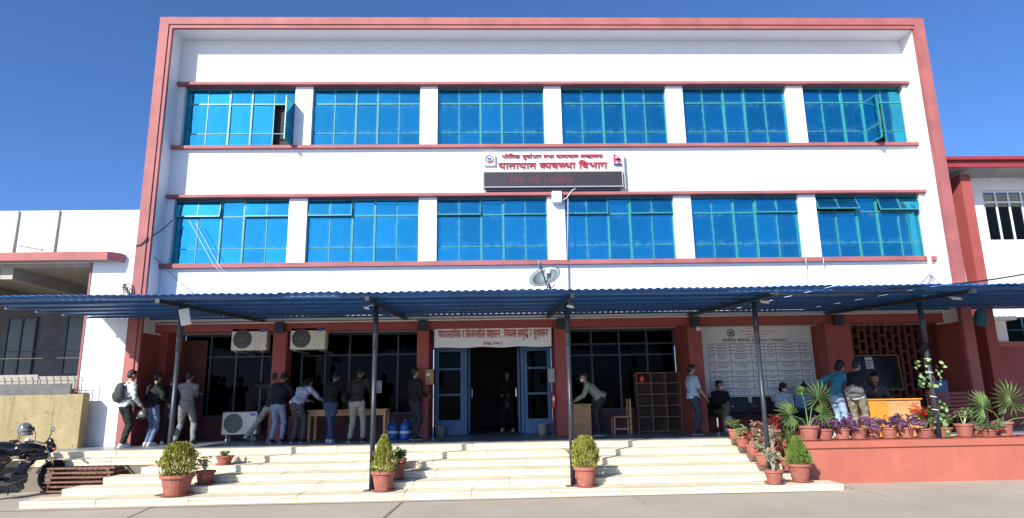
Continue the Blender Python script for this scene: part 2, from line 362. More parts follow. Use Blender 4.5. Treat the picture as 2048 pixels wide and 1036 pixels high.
# porch slab and steps, slab by slab
st = MB(); st.box(-11.6, 13.5, YL + .33, 6.0, 0, LH - .012); porch = struct(st.build('porch_floor', m_floor))
steps = MB(); steps.box(-11.6, 4.78, YL + .02, YL + .32, 0, LH - .05)
for k in range(1, 6):
    x0 = [-11.6, -11.6, -7.75, -8.15, -8.55, -8.9][k]; x1 = 4.78 if k < 5 else 5.15
    y0 = YL - TR * k + .02
    steps.box(x0 + .02, x1 - .02, y0, YL - TR * (k - 1) + .019, 0, LH - ST * k - .05)
steps = struct(steps.build('stone_steps', m_joint))
random.seed(3)
for k in range(6):
    x0 = [-11.6, -11.6, -7.75, -8.15, -8.55, -8.9][k]; x1 = 4.775 if k < 5 else 5.15
    yf = YL - TR * k; yb = (YL + .325) if k == 0 else YL - TR * (k - 1) + .016
    zt = LH - ST * k; x = x0
    while x < x1 - .05:
        L = U(1.0, 1.9); e = min(x + L, x1)
        if x1 - e < .5: e = x1
        dz = U(-.003, .003); dy = U(-.004, .004); lo = (zt - ST + .004) if k < 5 else 0.0
        b = MB(); b.box(x + .0025, e - .0025, yf - .012 + dy, yb, zt - .045 + dz, zt + dz, .007)
        b.build('tread_slab', m_stone, steps)
        b = MB(); xm = x + (e - x) * U(.35, .65)
        b.box(x + .003, e - .003, yf + dy + .001, yf + .02, lo, zt - .046, .003); b.build('riser_slab', m_stone, steps)
        x = e
# ---------------------------------------------------------------- the planter in front of the porch
pl = thing('planter_wall', 'long red painted planter wall topped with a row of pots beside the steps', 'planter', (4.8, -3.98, 0))
PZ = .765
b = MB(); b.box(4.8, 9.15, -3.98, -3.2, 0, PZ - .13); b.build('wall', m_planter, pl, world=True)
b = MB(); b.box(4.76, 9.19, -4.02, -3.16, PZ - .128, PZ, .01); b.build('coping', m_planter, pl, world=True)
b = MB(); b.box(4.82, 9.3, -3.16, YL + .3, 0, PZ - .06); b.build('bed_slab', m_stone, pl, world=True)
b = MB(); b.box(9.15, 13.2, -2.4, YL + .34, 0, LH - .04); b.build('porch_edge', m_red, pl, world=True)

# ================================================================ main building
XL, XR, ZT, XLI, XRI, ZTI, D = -9.73, 11.09, 11.767, -9.404, 10.80, 11.462, .656
S, X0, PW = 3.3944, .7748, .4756
Z3T, Z3B, Z2T, Z2B = 10.072, 8.330, 6.888, 5.134
GY = .15                                                   # glass plane
bld = thing('office_building', 'three storey white office building with red outer frame and rows of blue glass windows', 'building', (0, 0, 0))
# red outer frame
b = MB(); b.prism([(XL, LH), (XL, ZT), (XR, ZT), (XR, LH), (XRI + .02, LH), (XRI + .02, ZTI + .1), (XLI - .09, ZTI + .1), (XLI - .09, LH)], -D, -D + .12)
fr_ = b.build('frame_band', m_band, bld)
b = MB(); b.prism([(XLI - .09, LH), (XLI - .09, ZTI + .1), (XRI + .02, ZTI + .1), (XRI + .02, LH), (XRI, LH), (XRI, ZTI), (XLI, ZTI), (XLI, LH)], -D + .03, -D + .12)
b.build('frame_lip', m_band, bld)
b = MB(); b.box(XL + .004, XLI, -D + .122, .3, 3.35, ZT - .004); b.build('side_wall', m_white, bld)
b = MB(); b.box(XRI, XR - .004, -D + .122, .3, 3.35, ZT - .004); b.build('side_wall', m_white, bld)
b = MB(); b.box(XL + .004, XLI, -D + .122, .3, LH, 3.348); b.build('corner_pillar', m_red, bld)
b = MB(); b.box(XRI, XR - .004, -D + .122, .3, LH, 3.348); b.build('corner_pillar', m_red, bld)
b = MB(); b.box(XLI + .002, XRI - .002, -D + .122, .3, ZTI, ZT - .004); b.build('soffit', m_white, bld)
# white wall bands between window rows
for z0, z1 in ((Z3T + .085, ZTI - .002), (Z2T + .085, Z3B - .092), (3.66, Z2B - .122)):
    b = MB(); b.box(XLI + .002, XRI - .002, 0, .3, z0, z1); b.build('wall', m_white, bld)
# ledges
for z0, z1 in ((Z3T, Z3T + .083), (Z3B - .09, Z3B), (Z2T, Z2T + .083), (Z2B - .12, Z2B)):
    b = MB(); b.box(XLI + .003, XRI - .003, -.135, .29, z0, z1, .006); b.build('ledge', m_band, bld)
b = MB(); b.box(XLI + .003, XRI - .003, -.04, .28, Z3B - .135, Z3B - .092); b.build('ledge_moulding', m_white, bld)
b = MB(); b.box(XLI + .003, XRI - .003, -.05, .28, Z2B - .165, Z2B - .122); b.build('ledge_moulding', m_white, bld)
PC = [X0 + (i - 2) * S for i in range(5)]
for zt, zb in ((Z3T - .002, Z3B + .002), (Z2T - .002, Z2B + .002)):
    for c in PC:
        b = MB(); b.box(c - PW / 2, c + PW / 2, 0, .3, zb, zt, .006); b.build('pilaster', m_white, bld)
    for x0, x1 in ((XLI + .003, -9.23), (10.66, XRI - .003)):
        b = MB(); b.box(x0, x1, .002, .3, zb, zt); b.build('jamb', m_white, bld)
# near-black sheets stand in for the unlit rooms; the core closes the shell
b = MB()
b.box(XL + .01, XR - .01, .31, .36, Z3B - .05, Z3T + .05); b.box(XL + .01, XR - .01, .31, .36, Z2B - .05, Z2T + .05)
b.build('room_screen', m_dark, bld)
b = MB(); b.box(XL + .01, XR - .01, .38, 12, 3.72, ZT - .3); b.build('building_core', m_concrete, bld)
m_wdark = m_wframe
def window(xa, xb, za, zb, opened, leaf=None):
    W_, H_ = xb - xa, zb - za; cx, cz = (xa + xb) / 2, za
    cw = W_ / 5; r1, r2 = H_ * .245, H_ * .74
    f = MB(); y0, y1 = -.03, .03; t = .022
    f.box(-W_ / 2, W_ / 2, y0, y1, 0, .03); f.box(-W_ / 2, W_ / 2, y0, y1, H_ - .03, H_)
    f.box(-W_ / 2, -W_ / 2 + .03, y0 + .001, y1 - .001, .03, H_ - .03); f.box(W_ / 2 - .03, W_ / 2, y0 + .001, y1 - .001, .03, H_ - .03)
    for i in (1, 2, 3, 4):
        th = .026 if i in (2, 3) else .012; x = -W_ / 2 + cw * i
        f.box(x - th, x + th, y0 - .008 if i in (2, 3) else y0 + .006, y1 - .002, .03, H_ - .03)
    f.box(-W_ / 2 + .03, W_ / 2 - .03, y0 + .003, y1 - .003, r2 - .018, r2 + .018)
    f.box(-W_ / 2 + .03, W_ / 2 - .03, y0 + .008, y1 - .004, r1 - .009, r1 + .009)
    o = f.build('window', m_wframe, bld); o.location = (cx, GY, cz)
    # glazing: every pane an object
    for c in range(5):
        for (z0, z1, row) in ((.0, r1, 0), (r1, r2, 1), (r2, H_, 2)):
            key = (round(W_, 3), row)
            if key not in PANE:
                p = MB(); p.box(-cw / 2 + .008, cw / 2 - .008, -.004, .004, -(z1 - z0) / 2 + .008, (z1 - z0) / 2 - .008); PANE[key] = p.build('pane', m_glass, o); q = PANE[key]
            else: q = clone(PANE[key], o)
            x = -W_ / 2 + cw * (c + .5); zc = (z0 + z1) / 2
            q.location = (x, 0.0, zc); q.rotation_euler = (U(-.014, .014), 0, U(-.014, .014))
            op = opened.get(c)
            if row == 2 and op:
                a = RAD(op); h = (z1 - z0); q.location = (x, -math.sin(a) * h / 2 - .05, H_ - .02 - math.cos(a) * h / 2); q.rotation_euler = (-a, 0, 0)
            if leaf and c == leaf[0] and row < 2:
                hx = -W_ / 2 + cw * (c + (1 if leaf[1] > 0 else 0)); a = RAD(leaf[2])
                q.location = (hx - leaf[1] * math.cos(a) * cw / 2, -math.sin(a) * cw / 2 - .03, zc); q.rotation_euler = (0, 0, a * leaf[1])
    done = set()
    for c, op in opened.items():            # sash frames of open top lights (pairs of panes)
        if c in done: continue
        c2 = c + 1; done |= {c, c2}; a = RAD(op); h = H_ - r2; t = .018
        s = MB(); x0, x1 = -W_ / 2 + cw * c + .012, -W_ / 2 + cw * (c2 + 1) - .012
        Mx = Matrix.Translation((0, -.05, H_ - .02)) @ Matrix.Rotation(-a, 4, 'X')
        for bx in ((x0, x1, -h, -h + t * 1.5), (x0, x1, -t, 0)): s.box(bx[0], bx[1], -.014, .014, bx[2], bx[3], 0, Mx)
        for xx in (x0, x1 - t, (x0 + x1) / 2 - t / 2): s.box(xx, xx + t, -.0135, .0135, -h + t * 1.5, -t, 0, Mx)
        s.build('sash', m_wframe, o)
    if leaf:
        c = leaf[0]; hx = -W_ / 2 + cw * (c + (1 if leaf[1] > 0 else 0)); a = RAD(leaf[2]); t = .025
        Mz = Matrix.Translation((hx, -.03, 0)) @ Matrix.Rotation(a * leaf[1], 4, 'Z'); s = MB()
        xs = (-cw, 0) if leaf[1] > 0 else (0, cw)
        for zz in (.02, r2 - .045, r1 - .01): s.box(xs[0], xs[1], -.014, .014, zz, zz + t, 0, Mz)
        for xx in (xs[0], xs[1] - t): s.box(xx, xx + t, -.013, .013, .02, r2 - .02, 0, Mz)
        s.build('sash', m_wframe, o)
    return o
PANE = {}
random.seed(11)
edges = [-9.225] + [v for c in PC for v in (c - PW / 2 + .004, c + PW / 2 - .004)] + [10.655]
for i in range(6):
    xa, xb = edges[2 * i], edges[2 * i + 1]
    window(xa, xb, Z3B + .004, Z3T - .006, {}, {0: (4, 1, 82), 5: (3, -1, 80)}.get(i))
    op = {0: {0: 8, 1: 8, 3: 6, 4: 6}, 1: {0: 8, 1: 8}, 2: {0: 7, 1: 7, 3: 4, 4: 4}, 3: {0: 7, 1: 7, 3: 5, 4: 5}, 4: {3: 5, 4: 5}, 5: {0: 26, 1: 26, 3: 18, 4: 18}}[i]
    window(xa, xb, Z2B + .004, Z2T - .006, op)
# conduit seams in the white wall are thin raised strips
for x in (570, 745, 870, 985):
    p = AY(x, 560, 0); b = MB(); b.box(p.x - .004, p.x + .004, -.004, .002, 3.8, Z2B - .17); b.build('wall_seam', m_white, bld)

# ---------------------------------------------------------------- ground floor
WY = 1.25
b = MB(); b.box(XLI, XRI, 0, .28, 3.40, 3.655); b.build('beam', m_red, bld)
b = MB(); b.box(XLI, 13.0, .282, 6, 3.46, 3.60); b.build('porch_ceiling', m_whiteold, bld)
GP = [(-6.27, .34), (-2.70, .30), (.80, .36), (4.22, .36), (7.95, .66)]
for c, wd in GP:
    b = MB(); b.box(c - wd / 2, c + wd / 2, -.06, .42, LH - .01, 3.398, .008); b.build('pillar', m_red, bld)
b = MB(); b.box(-2.849, -2.555, .421, WY - .001, LH - .01, 3.45); b.build('reveal_wall', m_red, bld)
b = MB(); b.box(.64, .978, .421, WY - .001, LH - .01, 3.45); b.build('reveal_wall', m_red, bld)
b = MB(); b.box(4.05, 4.4, .421, WY - .001, LH - .01, 3.45); b.build('reveal_wall', m_red, bld)
b = MB(); b.box(XLI + .001, XLI + .2, .301, WY - .001, LH - .01, 3.45); b.build('reveal_wall', m_red, bld)
# low walls, board wall
for x0, x1 in ((XLI + .2, -2.85), (.98, 4.05)):
    b = MB(); b.box(x0, x1, WY, WY + .25, LH - .01, 1.28); b.build('dado_wall', m_dado_shade, bld)
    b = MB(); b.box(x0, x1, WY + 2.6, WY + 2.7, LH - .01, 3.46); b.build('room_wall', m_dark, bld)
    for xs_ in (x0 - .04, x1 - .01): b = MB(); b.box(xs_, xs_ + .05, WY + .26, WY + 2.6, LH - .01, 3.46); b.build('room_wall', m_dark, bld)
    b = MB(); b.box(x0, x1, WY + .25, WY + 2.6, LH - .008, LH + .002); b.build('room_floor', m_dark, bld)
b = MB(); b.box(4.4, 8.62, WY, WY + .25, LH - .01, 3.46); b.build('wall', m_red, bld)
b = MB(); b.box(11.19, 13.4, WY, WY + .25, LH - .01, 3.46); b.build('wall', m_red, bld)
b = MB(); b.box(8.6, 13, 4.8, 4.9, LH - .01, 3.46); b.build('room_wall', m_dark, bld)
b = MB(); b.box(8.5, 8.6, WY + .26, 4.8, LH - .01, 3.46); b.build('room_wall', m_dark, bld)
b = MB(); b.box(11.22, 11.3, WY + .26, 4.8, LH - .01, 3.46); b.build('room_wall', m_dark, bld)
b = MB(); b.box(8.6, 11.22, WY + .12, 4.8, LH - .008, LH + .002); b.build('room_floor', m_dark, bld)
def ground_window(x0, x1, cols, rows, z0=1.282, z1=3.44, curt=True):
    f = MB(); f.box(x0, x1, WY, WY + .08, z0, z0 + .05); f.box(x0, x1, WY, WY + .08, z1 - .05, z1)
    cw = (x1 - x0) / cols
    for i in range(cols + 1):
        x = min(max(x0 + cw * i, x0 + .025), x1 - .025); f.box(x - .025, x + .025, WY + .002, WY + .078, z0 + .05, z1 - .05)
    zs = [z0] + rows + [z1]
    for z in rows: f.box(x0 + .05, x1 - .05, WY + .004, WY + .076, z - .022, z + .022)
    o = f.build('window', m_navysteel, bld)
    for i in range(cols):
        for j in range(len(zs) - 1):
            key = ('g', round(cw, 3), j)
            if key not in PANE:
                p = MB(); hh = (zs[j + 1] - zs[j]) / 2; p.box(-cw / 2 + .01, cw / 2 - .01, -.004, .004, -hh + .01, hh - .01); q = PANE[key] = p.build('pane', m_darkglass, o)
            else: q = clone(PANE[key], o)
            q.location = (x0 + cw * (i + .5), WY + .04, (zs[j] + zs[j + 1]) / 2); q.rotation_euler = (U(-.01, .01), 0, U(-.01, .01))
    if curt:
        n = int((x1 - x0) / .025); vs = []; fs = []
        for i in range(n + 1):
            x = x0 + (x1 - x0) * i / n; y = WY + .32 + .04 * math.sin(x * 38) + .025 * math.sin(x * 17 + 1)
            vs += [(x, y, z0 + .02), (x, y, z1 - .1)]
        fs = [(2 * i, 2 * i + 2, 2 * i + 3, 2 * i + 1) for i in range(n)]
        MB().add(vs, fs).build('curtain', m_curtain, bld)
ground_window(XLI + .21, -6.45, 4, [2.85])
ground_window(-6.1, -2.86, 5, [2.85])
ground_window(.99, 4.04, 4, [2.75, 3.05], curt=False)
# porch rooms' floor seen through the entrance
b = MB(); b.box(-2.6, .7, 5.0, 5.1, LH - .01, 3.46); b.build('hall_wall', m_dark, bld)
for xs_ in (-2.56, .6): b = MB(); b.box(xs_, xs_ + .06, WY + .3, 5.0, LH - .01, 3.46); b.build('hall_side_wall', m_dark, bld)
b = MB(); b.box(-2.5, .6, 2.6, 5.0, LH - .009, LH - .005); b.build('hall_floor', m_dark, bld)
# entrance: blue side lights and open leaves
def glazed_leaf(name, x0, x1, y0, y1, z0, z1, label=None):
    wd = .10; f = MB(); ys = sorted((y0, y1)); a, c = ys
    f.box(x0, x0 + wd, a, c, z0, z1); f.box(x1 - wd, x1, a, c, z0, z1); f.box(x0 + wd, x1 - wd, a + .002, c - .002, z0, z0 + .38); f.box(x0 + wd, x1 - wd, a + .002, c - .002, z1 - .16, z1)
    H = z1 - z0; zz = [z0 + .38, z0 + 1.04, z0 + 1.72, z1 - .16]
    for z in zz[1:3]: f.box(x0 + wd, x1 - wd, a + .004, c - .004, z - .025, z + .025)
    o = f.build(name, m_blueframe, bld)
    for i in range(3):
        p = MB(); p.box(x0 + wd, x1 - wd, (a + c) / 2 - .004, (a + c) / 2 + .004, zz[i] + .02, zz[i + 1] - .02); p.build('pane', m_darkglass, o)
    return o
b = MB(); b.box(-2.553, .638, WY, WY + .14, 3.06, 3.45); b.build('door_head', m_blueframe, bld)
glazed_leaf('side_light', -2.50, -1.72, WY + .02, WY + .08, LH, 3.055)
glazed_leaf('side_light', -.12, .62, WY + .02, WY + .08, LH, 3.055)
for x in (-1.68, -.16):
    b = MB(); b.box(x - .035, x + .035, WY - .03, WY + .13, LH, 3.055, .006); b.build('door_post', m_blueframe, bld)
for x in (-1.60, -.24):
    b = MB(); s_ = -1 if x < -1 else 1
    b.box(x - .02, x + .02, WY + .14, WY + .24, LH + .02, 3.0); b.box(x - .02, x + .02, WY + .85, WY + .95, LH + .02, 3.0)
    for z0, z1 in ((LH + .02, LH + .40), (1.85, 1.92), (2.88, 3.0)): b.box(x - .018, x + .018, WY + .24, WY + .85, z0, z1)
    dl = b.build('door_leaf', m_blueframe, bld)
    p = MB(); p.box(x - .004, x + .004, WY + .24, WY + .85, LH + .40, 2.88); p.build('pane', m_darkglass, dl)
    h = MB(); h.tube([(x + .03 * s_ * -1, WY + .88, 1.65), (x + .06 * s_ * -1, WY + .88, 1.68), (x + .06 * s_ * -1, WY + .88, 1.9), (x + .03 * s_ * -1, WY + .88, 1.93)], .009, 6); h.build('handle', m_chrome, dl)
# brick lattice (jali) closing the right-hand bay
JX0, JX1 = 8.64, 11.15
jal = thing('brick_lattice_screen', 'dark red pierced brick lattice screen behind the orange desk', 'screen wall', (JX0, WY, LH))
ncol = 13; cw = (JX1 - JX0) / ncol
vb = MB(); vb.box(-.036, .036, 0, .11, 0, 2.74); v0 = None
for i in range(ncol + 1):
    q = vb.build('brick_pier', m_brick, jal) if v0 is None else clone(v0, jal); v0 = v0 or q; q.location = (cw * i, 0, 0)
hb = MB(); hb.box(-cw / 2 + .037, cw / 2 - .037, 0, .108, -.03, .03, .004); h0 = None
for i in range(ncol):
    z = .06 + (.15 if i % 2 else 0)
    while z < 2.72:
        q = hb.build('brick', m_brick, jal) if h0 is None else clone(h0, jal); h0 = h0 or q
        q.location = (cw * (i + .5), .001 + U(-.006, .006), z); z += .30
# ================================================================ canopy
YF, ZF, YB, ZB = -5.33, 3.44, -.02, 3.69
def cz(y): return ZF + (y - YF) * (ZB - ZF) / (YB - YF)
def back_y(x): return YB if x > -9.74 else -.52
can = thing('porch_canopy', 'long blue corrugated metal canopy on dark steel posts over the steps', 'canopy', (0, 0, 0))
random.seed(21)
x = -10.5
while x < 13.6:
    e = min(x + 1.02, 13.6); n = int((e - x) / .0233); vs = []; fs = []
    yo = U(-.035, .03); zo = U(-.006, .008) + (.014 if 3.4 < x < 4.6 else 0); tilt = U(-.012, .012)
    rows = (YF + yo, -3.6, -2.0, None)
    for i in range(n + 1):
        xx = x + (e - x) * i / n
        wv = .012 * math.cos(2 * math.pi * xx / .14)
        for r in rows:
            y = back_y(xx) if r is None else min(r, back_y(xx) - .01 * (1 if r > -4 else 0))
            vs.append((xx, y, cz(y) + .075 + wv + zo + tilt * (xx - x)))
    m = len(rows)
    fs = [(i * m + j, (i + 1) * m + j, (i + 1) * m + j + 1, i * m + j + 1) for i in range(n) for j in range(m - 1)]
    o = MB().add(vs, fs).build('roofing_sheet', m_sheet, can, smooth=True)
    sd = o.modifiers.new('thick', 'SOLIDIFY'); sd.thickness = .003
    x = e - .045 if e < 13.6 else 99
for y in (-5.2, -4.45, -3.6, -2.75, -1.9, -1.05, -.3):
    xa = -10.48
    b = MB(); b.box(xa, 13.5, y - .022, y + .022, cz(y) + .005, cz(y) + .05); b.build('purlin', m_purlin, can)
PX = [-6.70, -3.12, .465, 4.09, 7.68]; PYB = [-4.37, -4.37, -4.33, -4.25, -3.75]; PZB = [LH - 5 * ST] * 4 + [PZ]
for x, y, z in zip(PX, PYB, PZB):
    lo = MB(); lo.tube([(x, y, z), (x, y, 2.62)], .044, 14); po = lo.build('post', m_steel_dark, can, smooth=True)
    up = MB(); up.tube([(x, y, 2.60), (x, y, 3.40)], .050, 14); up.build('post_sleeve', m_steel_dark, can, smooth=True)
    bp = MB(); bp.box(x - .13, x + .13, y - .12, y + .12, z + .001, z + .014, .003); bp.build('base_plate', m_steel_dark, po)
    rf = MB(); rf.box(x - .035, x + .035, -5.28, -.03, 0, 0)
    rf = MB(); y0, y1 = -5.28, -.03
    vs = [(x + sx * .035, yy, cz(yy) - .075 + zz) for yy in (y0, y1) for sx in (-1, 1) for zz in (0, .078)]
    rf.add(vs, [(0, 1, 3, 2), (4, 6, 7, 5), (0, 4, 5, 1), (2, 3, 7, 6), (0, 2, 6, 4), (1, 5, 7, 3)]); rf.build('rafter', m_steel_dark, can)
for gp in (-6.27, -2.70, .80, 4.22, 7.95):
    b = MB(); b.box(gp - .11, gp + .11, -.20, -.062, 3.34, 3.60, .01); b.build('wall_bracket', m_steel_dark, can)
b = MB(); b.tube([(-9.3, -.12, 3.60), (-3, -.12, 3.61), (3, -.12, 3.62), (10.7, -.12, 3.64)], .022, 8); b.build('conduit', m_cablew, can, smooth=True)

# ================================================================ signs on the facade
def half(vs, fs, cut):
    bm = bmesh.new(); b = [bm.verts.new(v) for v in vs]
    for f in fs:
        try: bm.faces.new([b[i] for i in f])
        except ValueError: pass
    bmesh.ops.bisect_plane(bm, geom=bm.verts[:] + bm.edges[:] + bm.faces[:], plane_co=(cut, 0, 0), plane_no=(1, 0, 0), clear_outer=True)
    bm.verts.index_update(); r = [tuple(v.co) for v in bm.verts]; f = [tuple(v.index for v in p.verts) for p in bm.faces]; bm.free(); return r, f
def lettering(tokens, bold=0.0):
    """tokens: plain strings, '~X' = half form of X, '^' = reph over the last glyph, '/' = subscript r stroke, '_X' = small X under the last"""
    V_, F_ = [], []; x = 0.0; last = 0.0
    def put(vs, fs, ox, oy=0, s=1):
        n = len(V_); V_.extend((v[0] * s + ox, v[1] * s + oy) for v in vs); F_.extend(tuple(i + n for i in f) for f in fs)
    for t in tokens:
        if t == ' ': x += .26; continue
        if t == '^':
            n = 6; pts = [(x - .13 + .10 * math.cos(a), .86 + .07 * math.sin(a)) for a in [math.pi * (.25 + 1.3 * i / n) for i in range(n + 1)]]
            vs = [(p[0] * 1, p[1]) for p in pts] + [(p[0] + .012, p[1] - .05) for p in pts]; put(vs, [(i, i + 1, n + 2 + i, n + 1 + i) for i in range(n)], 0); continue
        if t == '/': put([(x - .10, .17), (x - .10, .10), (x - .36, .0), (x - .36, .055)], [(0, 1, 2, 3)], 0); continue
        if t[0] == '_': vs, fs = glyph_mesh(t[1:]); put(vs, fs, x - .5, -.14, .6); continue
        h = t[0] == '~'; vs, fs = glyph_mesh(t[1:] if h else t)
        mx = max(v[0] for v in vs); last = x
        if h: vs, fs = half(vs, fs, mx - .17); mx = mx - .17
        put(vs, fs, x); x += .255 if t == 'ि' else mx - (.012 if not h else 0)
    return V_, F_, x
def sign_text(name, tokens, x0, x1, zbase, height, y, m, parent, depth=.02, slope=0.0, bold=0.0):
    vs, fs, wdt = lettering(tokens)
    if bold:      # heavier strokes: the outline laid again a hair to each side
        v2, f2 = [], []
        for k, (ox, oy) in enumerate(((0, 0), (bold, 0), (-bold, 0), (0, bold * .8), (0, -bold * .8))):
            n = len(v2); v2 += [(v[0] + ox, v[1] + oy, k) for v in vs]; f2 += [tuple(i + n for i in f) for f in fs]
        vs, fs = v2, f2
    else: vs = [(v[0], v[1], 0) for v in vs]
    sx = (x1 - x0) / wdt; sz = height / .72
    n = len(vs); o = []
    for yy in (y, y + depth):
        o += [(x0 + v[0] * sx, yy - v[2] * .0007, zbase + v[1] * sz) for v in vs]
    F = [f for f in fs] + [tuple(i + n for i in f[::-1]) for f in fs]
    ed = {}
    for f in fs:
        for i in range(len(f)):
            a, b_ = f[i], f[(i + 1) % len(f)]
            if (b_, a) in ed: ed.pop((b_, a))
            else: ed[a, b_] = 1
    F += [(b_, a, a + n, b_ + n) for a, b_ in ed]
    return MB().add(o, F).build(name, m, parent, world=True)
s1 = thing('sign_lettering', 'raised red lettering in two lines on the white wall between the window rows', 'sign', (-.75, -.004, 7.64))
sign_text('lettering', T_DEPT, -.75, 2.19, 7.665, .185, -.045, m_letter, s1, .04, bold=.010)
sign_text('lettering', T_MIN, -.66, 2.08, 7.955, .115, -.040, m_letter, s1, .035, bold=.006)
def emblem(parent, cx, czz, r, y):
    b = MB(); b.ring((cx, y, czz), r * .86, r * .12, (0, 1, 0), 28, 6); b.build('ring', m_print, parent, world=True)
    b = MB(); pts = [(cx - .62 * r, czz - .05 * r), (cx - .25 * r, czz + .42 * r), (cx, czz + .15 * r), (cx + .22 * r, czz + .5 * r), (cx + .62 * r, czz - .05 * r), (cx, czz - .2 * r)]
    b.prism(pts, y - .004, y + .004); b.build('mountain', m_blueflag, parent, world=True)
    b = MB(); b.prism([(cx - .5 * r, czz - .3 * r), (cx + .5 * r, czz - .3 * r), (cx + .3 * r, czz - .62 * r), (cx - .3 * r, czz - .62 * r)], y - .005, y + .004); b.build('green_hill', m_wframe, parent, world=True)
    b = MB(); n = 10; P = []
    for i in range(n + 1):
        a = math.pi * (1.15 + .7 * i / n); P.append((cx + r * 1.12 * math.cos(a), czz + r * 1.05 * math.sin(a)))
    Q = [(p[0] * 1.0, p[1] + .24 * r) for p in P][::-1]
    for i in range(n): b.prism([P[i], P[i + 1], Q[n - 1 - i], Q[n - i]], y - .012, y - .006)
    b.build('ribbon', m_crimson, parent, world=True)
em = thing('emblem_sign', 'small square plate with round state emblem and red ribbon beside the red lettering', 'emblem', (-.98, -.1, 7.74))
b = MB(); b.box(-1.13, -.83, -.09, -.005, 7.745, 8.05); b.build('plate', m_whiteold, em, world=True)
emblem(em, -.98, 7.915, .115, -.098)
fl = thing('flag_sign', 'small crimson double pennant flag sign at the end of the red lettering', 'flag sign', (2.46, -.1, 7.75))
def flagpoly(k): return [[(2.375 + k, 7.90 + k), (2.575 - 2.4 * k, 7.90 + k), (2.375 + k, 8.055 - 1.6 * k)], [(2.375 + k, 7.755 + k), (2.60 - 2.4 * k, 7.755 + k), (2.375 + k, 7.93 - 1.6 * k)]]
b = MB()
for p in flagpoly(0): b.prism(p, -.085, -.006)
b.build('border', m_blueflag, fl, world=True)
b = MB()
for p in flagpoly(.010): b.prism(p, -.090, -.0855)
b.build('field', m_crimson, fl, world=True)
b = MB(); b.disc((2.43, -.092, 7.945), .022, (0, -1, 0), 12); b.disc((2.44, -.092, 7.80), .028, (0, -1, 0), 12); b.build('sun_and_moon', m_whiteold, fl, world=True)
led = thing('led_display', 'long dark display board with dim red scrolling letters under the red lettering', 'display board', (.7, -.18, 7.1))
b = MB(); b.box(-1.14, 2.56, -.17, -.04, 7.10, 7.525); b.build('housing', m_black, led, world=True)
b = MB()
for bx in ((-1.155, 2.575, 7.505, 7.535), (-1.155, 2.575, 7.085, 7.115)): b.box(bx[0], bx[1], -.185, -.035, bx[2], bx[3])
for xx in (-1.155, 2.545): b.box(xx, xx + .03, -.184, -.036, 7.115, 7.505)
b.build('frame', m_steel_grey, led, world=True)
b = MB(); b.box(-1.12, 2.54, -.176, -.171, 7.118, 7.502); b.build('screen', m_ledoff, led, world=True)
sign_text('lit_text', T_LED, -.45, 1.25, 7.20, .19, -.1785, m_ledtext, led, .002)['kind'] = 'stuff'
b = MB(); b.box(-1.08, 2.5, -.12, -.002, 7.02, 7.084); b.build('tray', m_steel_dark, led, world=True)
pst = MB(); pst.tube([(2.64, -.09, 7.04), (2.63, -.09, 8.0)], .035, 10); tag(pst.build('sign_bracket_pole', m_steel_grey), 'short grey vertical pole on the wall at the end of the dark display board', 'pole')
jb = thing('junction_box', 'cream junction box with cables on the pillar under the display board', 'junction box', (.8, -.2, 6.62))
b = MB(); b.box(.655, .92, -.22, -.05, 6.66, 6.97, .015); b.build('housing', m_acbody, jb, world=True)
b = MB(); b.box(.90, .97, -.14, -.002, 6.72, 6.93, .01); b.build('bracket', m_steel_grey, jb, world=True)
b = MB(); b.tube([(.92, -.12, 6.72), (1.05, -.14, 6.8), (1.2, -.15, 7.0), (1.3, -.15, 7.05)], .012, 6); b.build('cable', m_cablew, jb, world=True, smooth=True)
dp = MB(); dp.tube([AY(1136, 398, -.16), AY(1135, 520, -.17), AY(1137, 524, -.05), AY(1138, 590, -.05)], .017, 8)
dpo = tag(dp.build('downpipe', m_steel_grey, smooth=True), 'thin grey pipe running down the white wall beside the satellite dish', 'pipe')
# satellite dish on the canopy
dishc = AY(1091, 556, -4.85); ds = thing('satellite_dish', 'grey oval satellite dish on a short mast above the canopy edge', 'satellite dish', (dishc.x + .1, -4.85, cz(-4.85) + .09))
fac = Vector((-.30, -.85, .55)).normalized(); q = fac.to_track_quat('Z', 'Y').to_matrix()
rollm = Matrix.Rotation(RAD(25), 3, 'Z')
b = MB(); prof = [(.0001, -.0)] + [(.29 * i / 7, .055 * (i / 7) ** 2) for i in range(1, 8)] + [(.30, .05), (.0001, -.012)]
b.lathe(prof, 28, dishc, q @ rollm @ Matrix.Diagonal(Vector((1, .74, 1)))); dso = b.build('reflector', m_dish, ds, smooth=True, world=True)
b = MB(); b.ring((0, 0, 0), .292, .007, (0, 0, 1), 28, 6); b.v = [tuple(q @ rollm @ Matrix.Diagonal(Vector((1, .74, 1))) @ (Vector(v) + Vector((0, 0, .055))) + dishc) for v in b.v]; b.build('rim', m_steel_dark, ds, world=True)
lnb = dishc + fac * .30 + Vector((-.02, 0, .02)); ft_ = dishc + Vector((.03, -.06, -.2))
b = MB(); b.tube([ft_, lnb], .012, 6); b.build('feed_arm', m_black, ds, world=True)
b = MB(); b.tube([lnb - fac * .02, lnb + fac * .09], [.03, .036], 10, rnd=True); b.build('feed_horn', m_dish, ds, smooth=True, world=True)
b = MB(); b.tube([dishc - fac * .02, dishc - fac * .1 + Vector((.05, 0, -.08)), (dishc.x + .1, -4.85, cz(-4.85) + .06)], .02, 8); b.build('mast', m_black, ds, world=True)
b = MB(); pts = [dishc + Vector((.1 + .08 * math.sin(t * 1.9), -.02 * math.cos(t * 2.3), -.14 + .1 * math.cos(t * 1.3))) for t in [i * .35 for i in range(22)]]; b.tube(pts, .005, 5); b.build('cable', m_cable, ds, world=True)
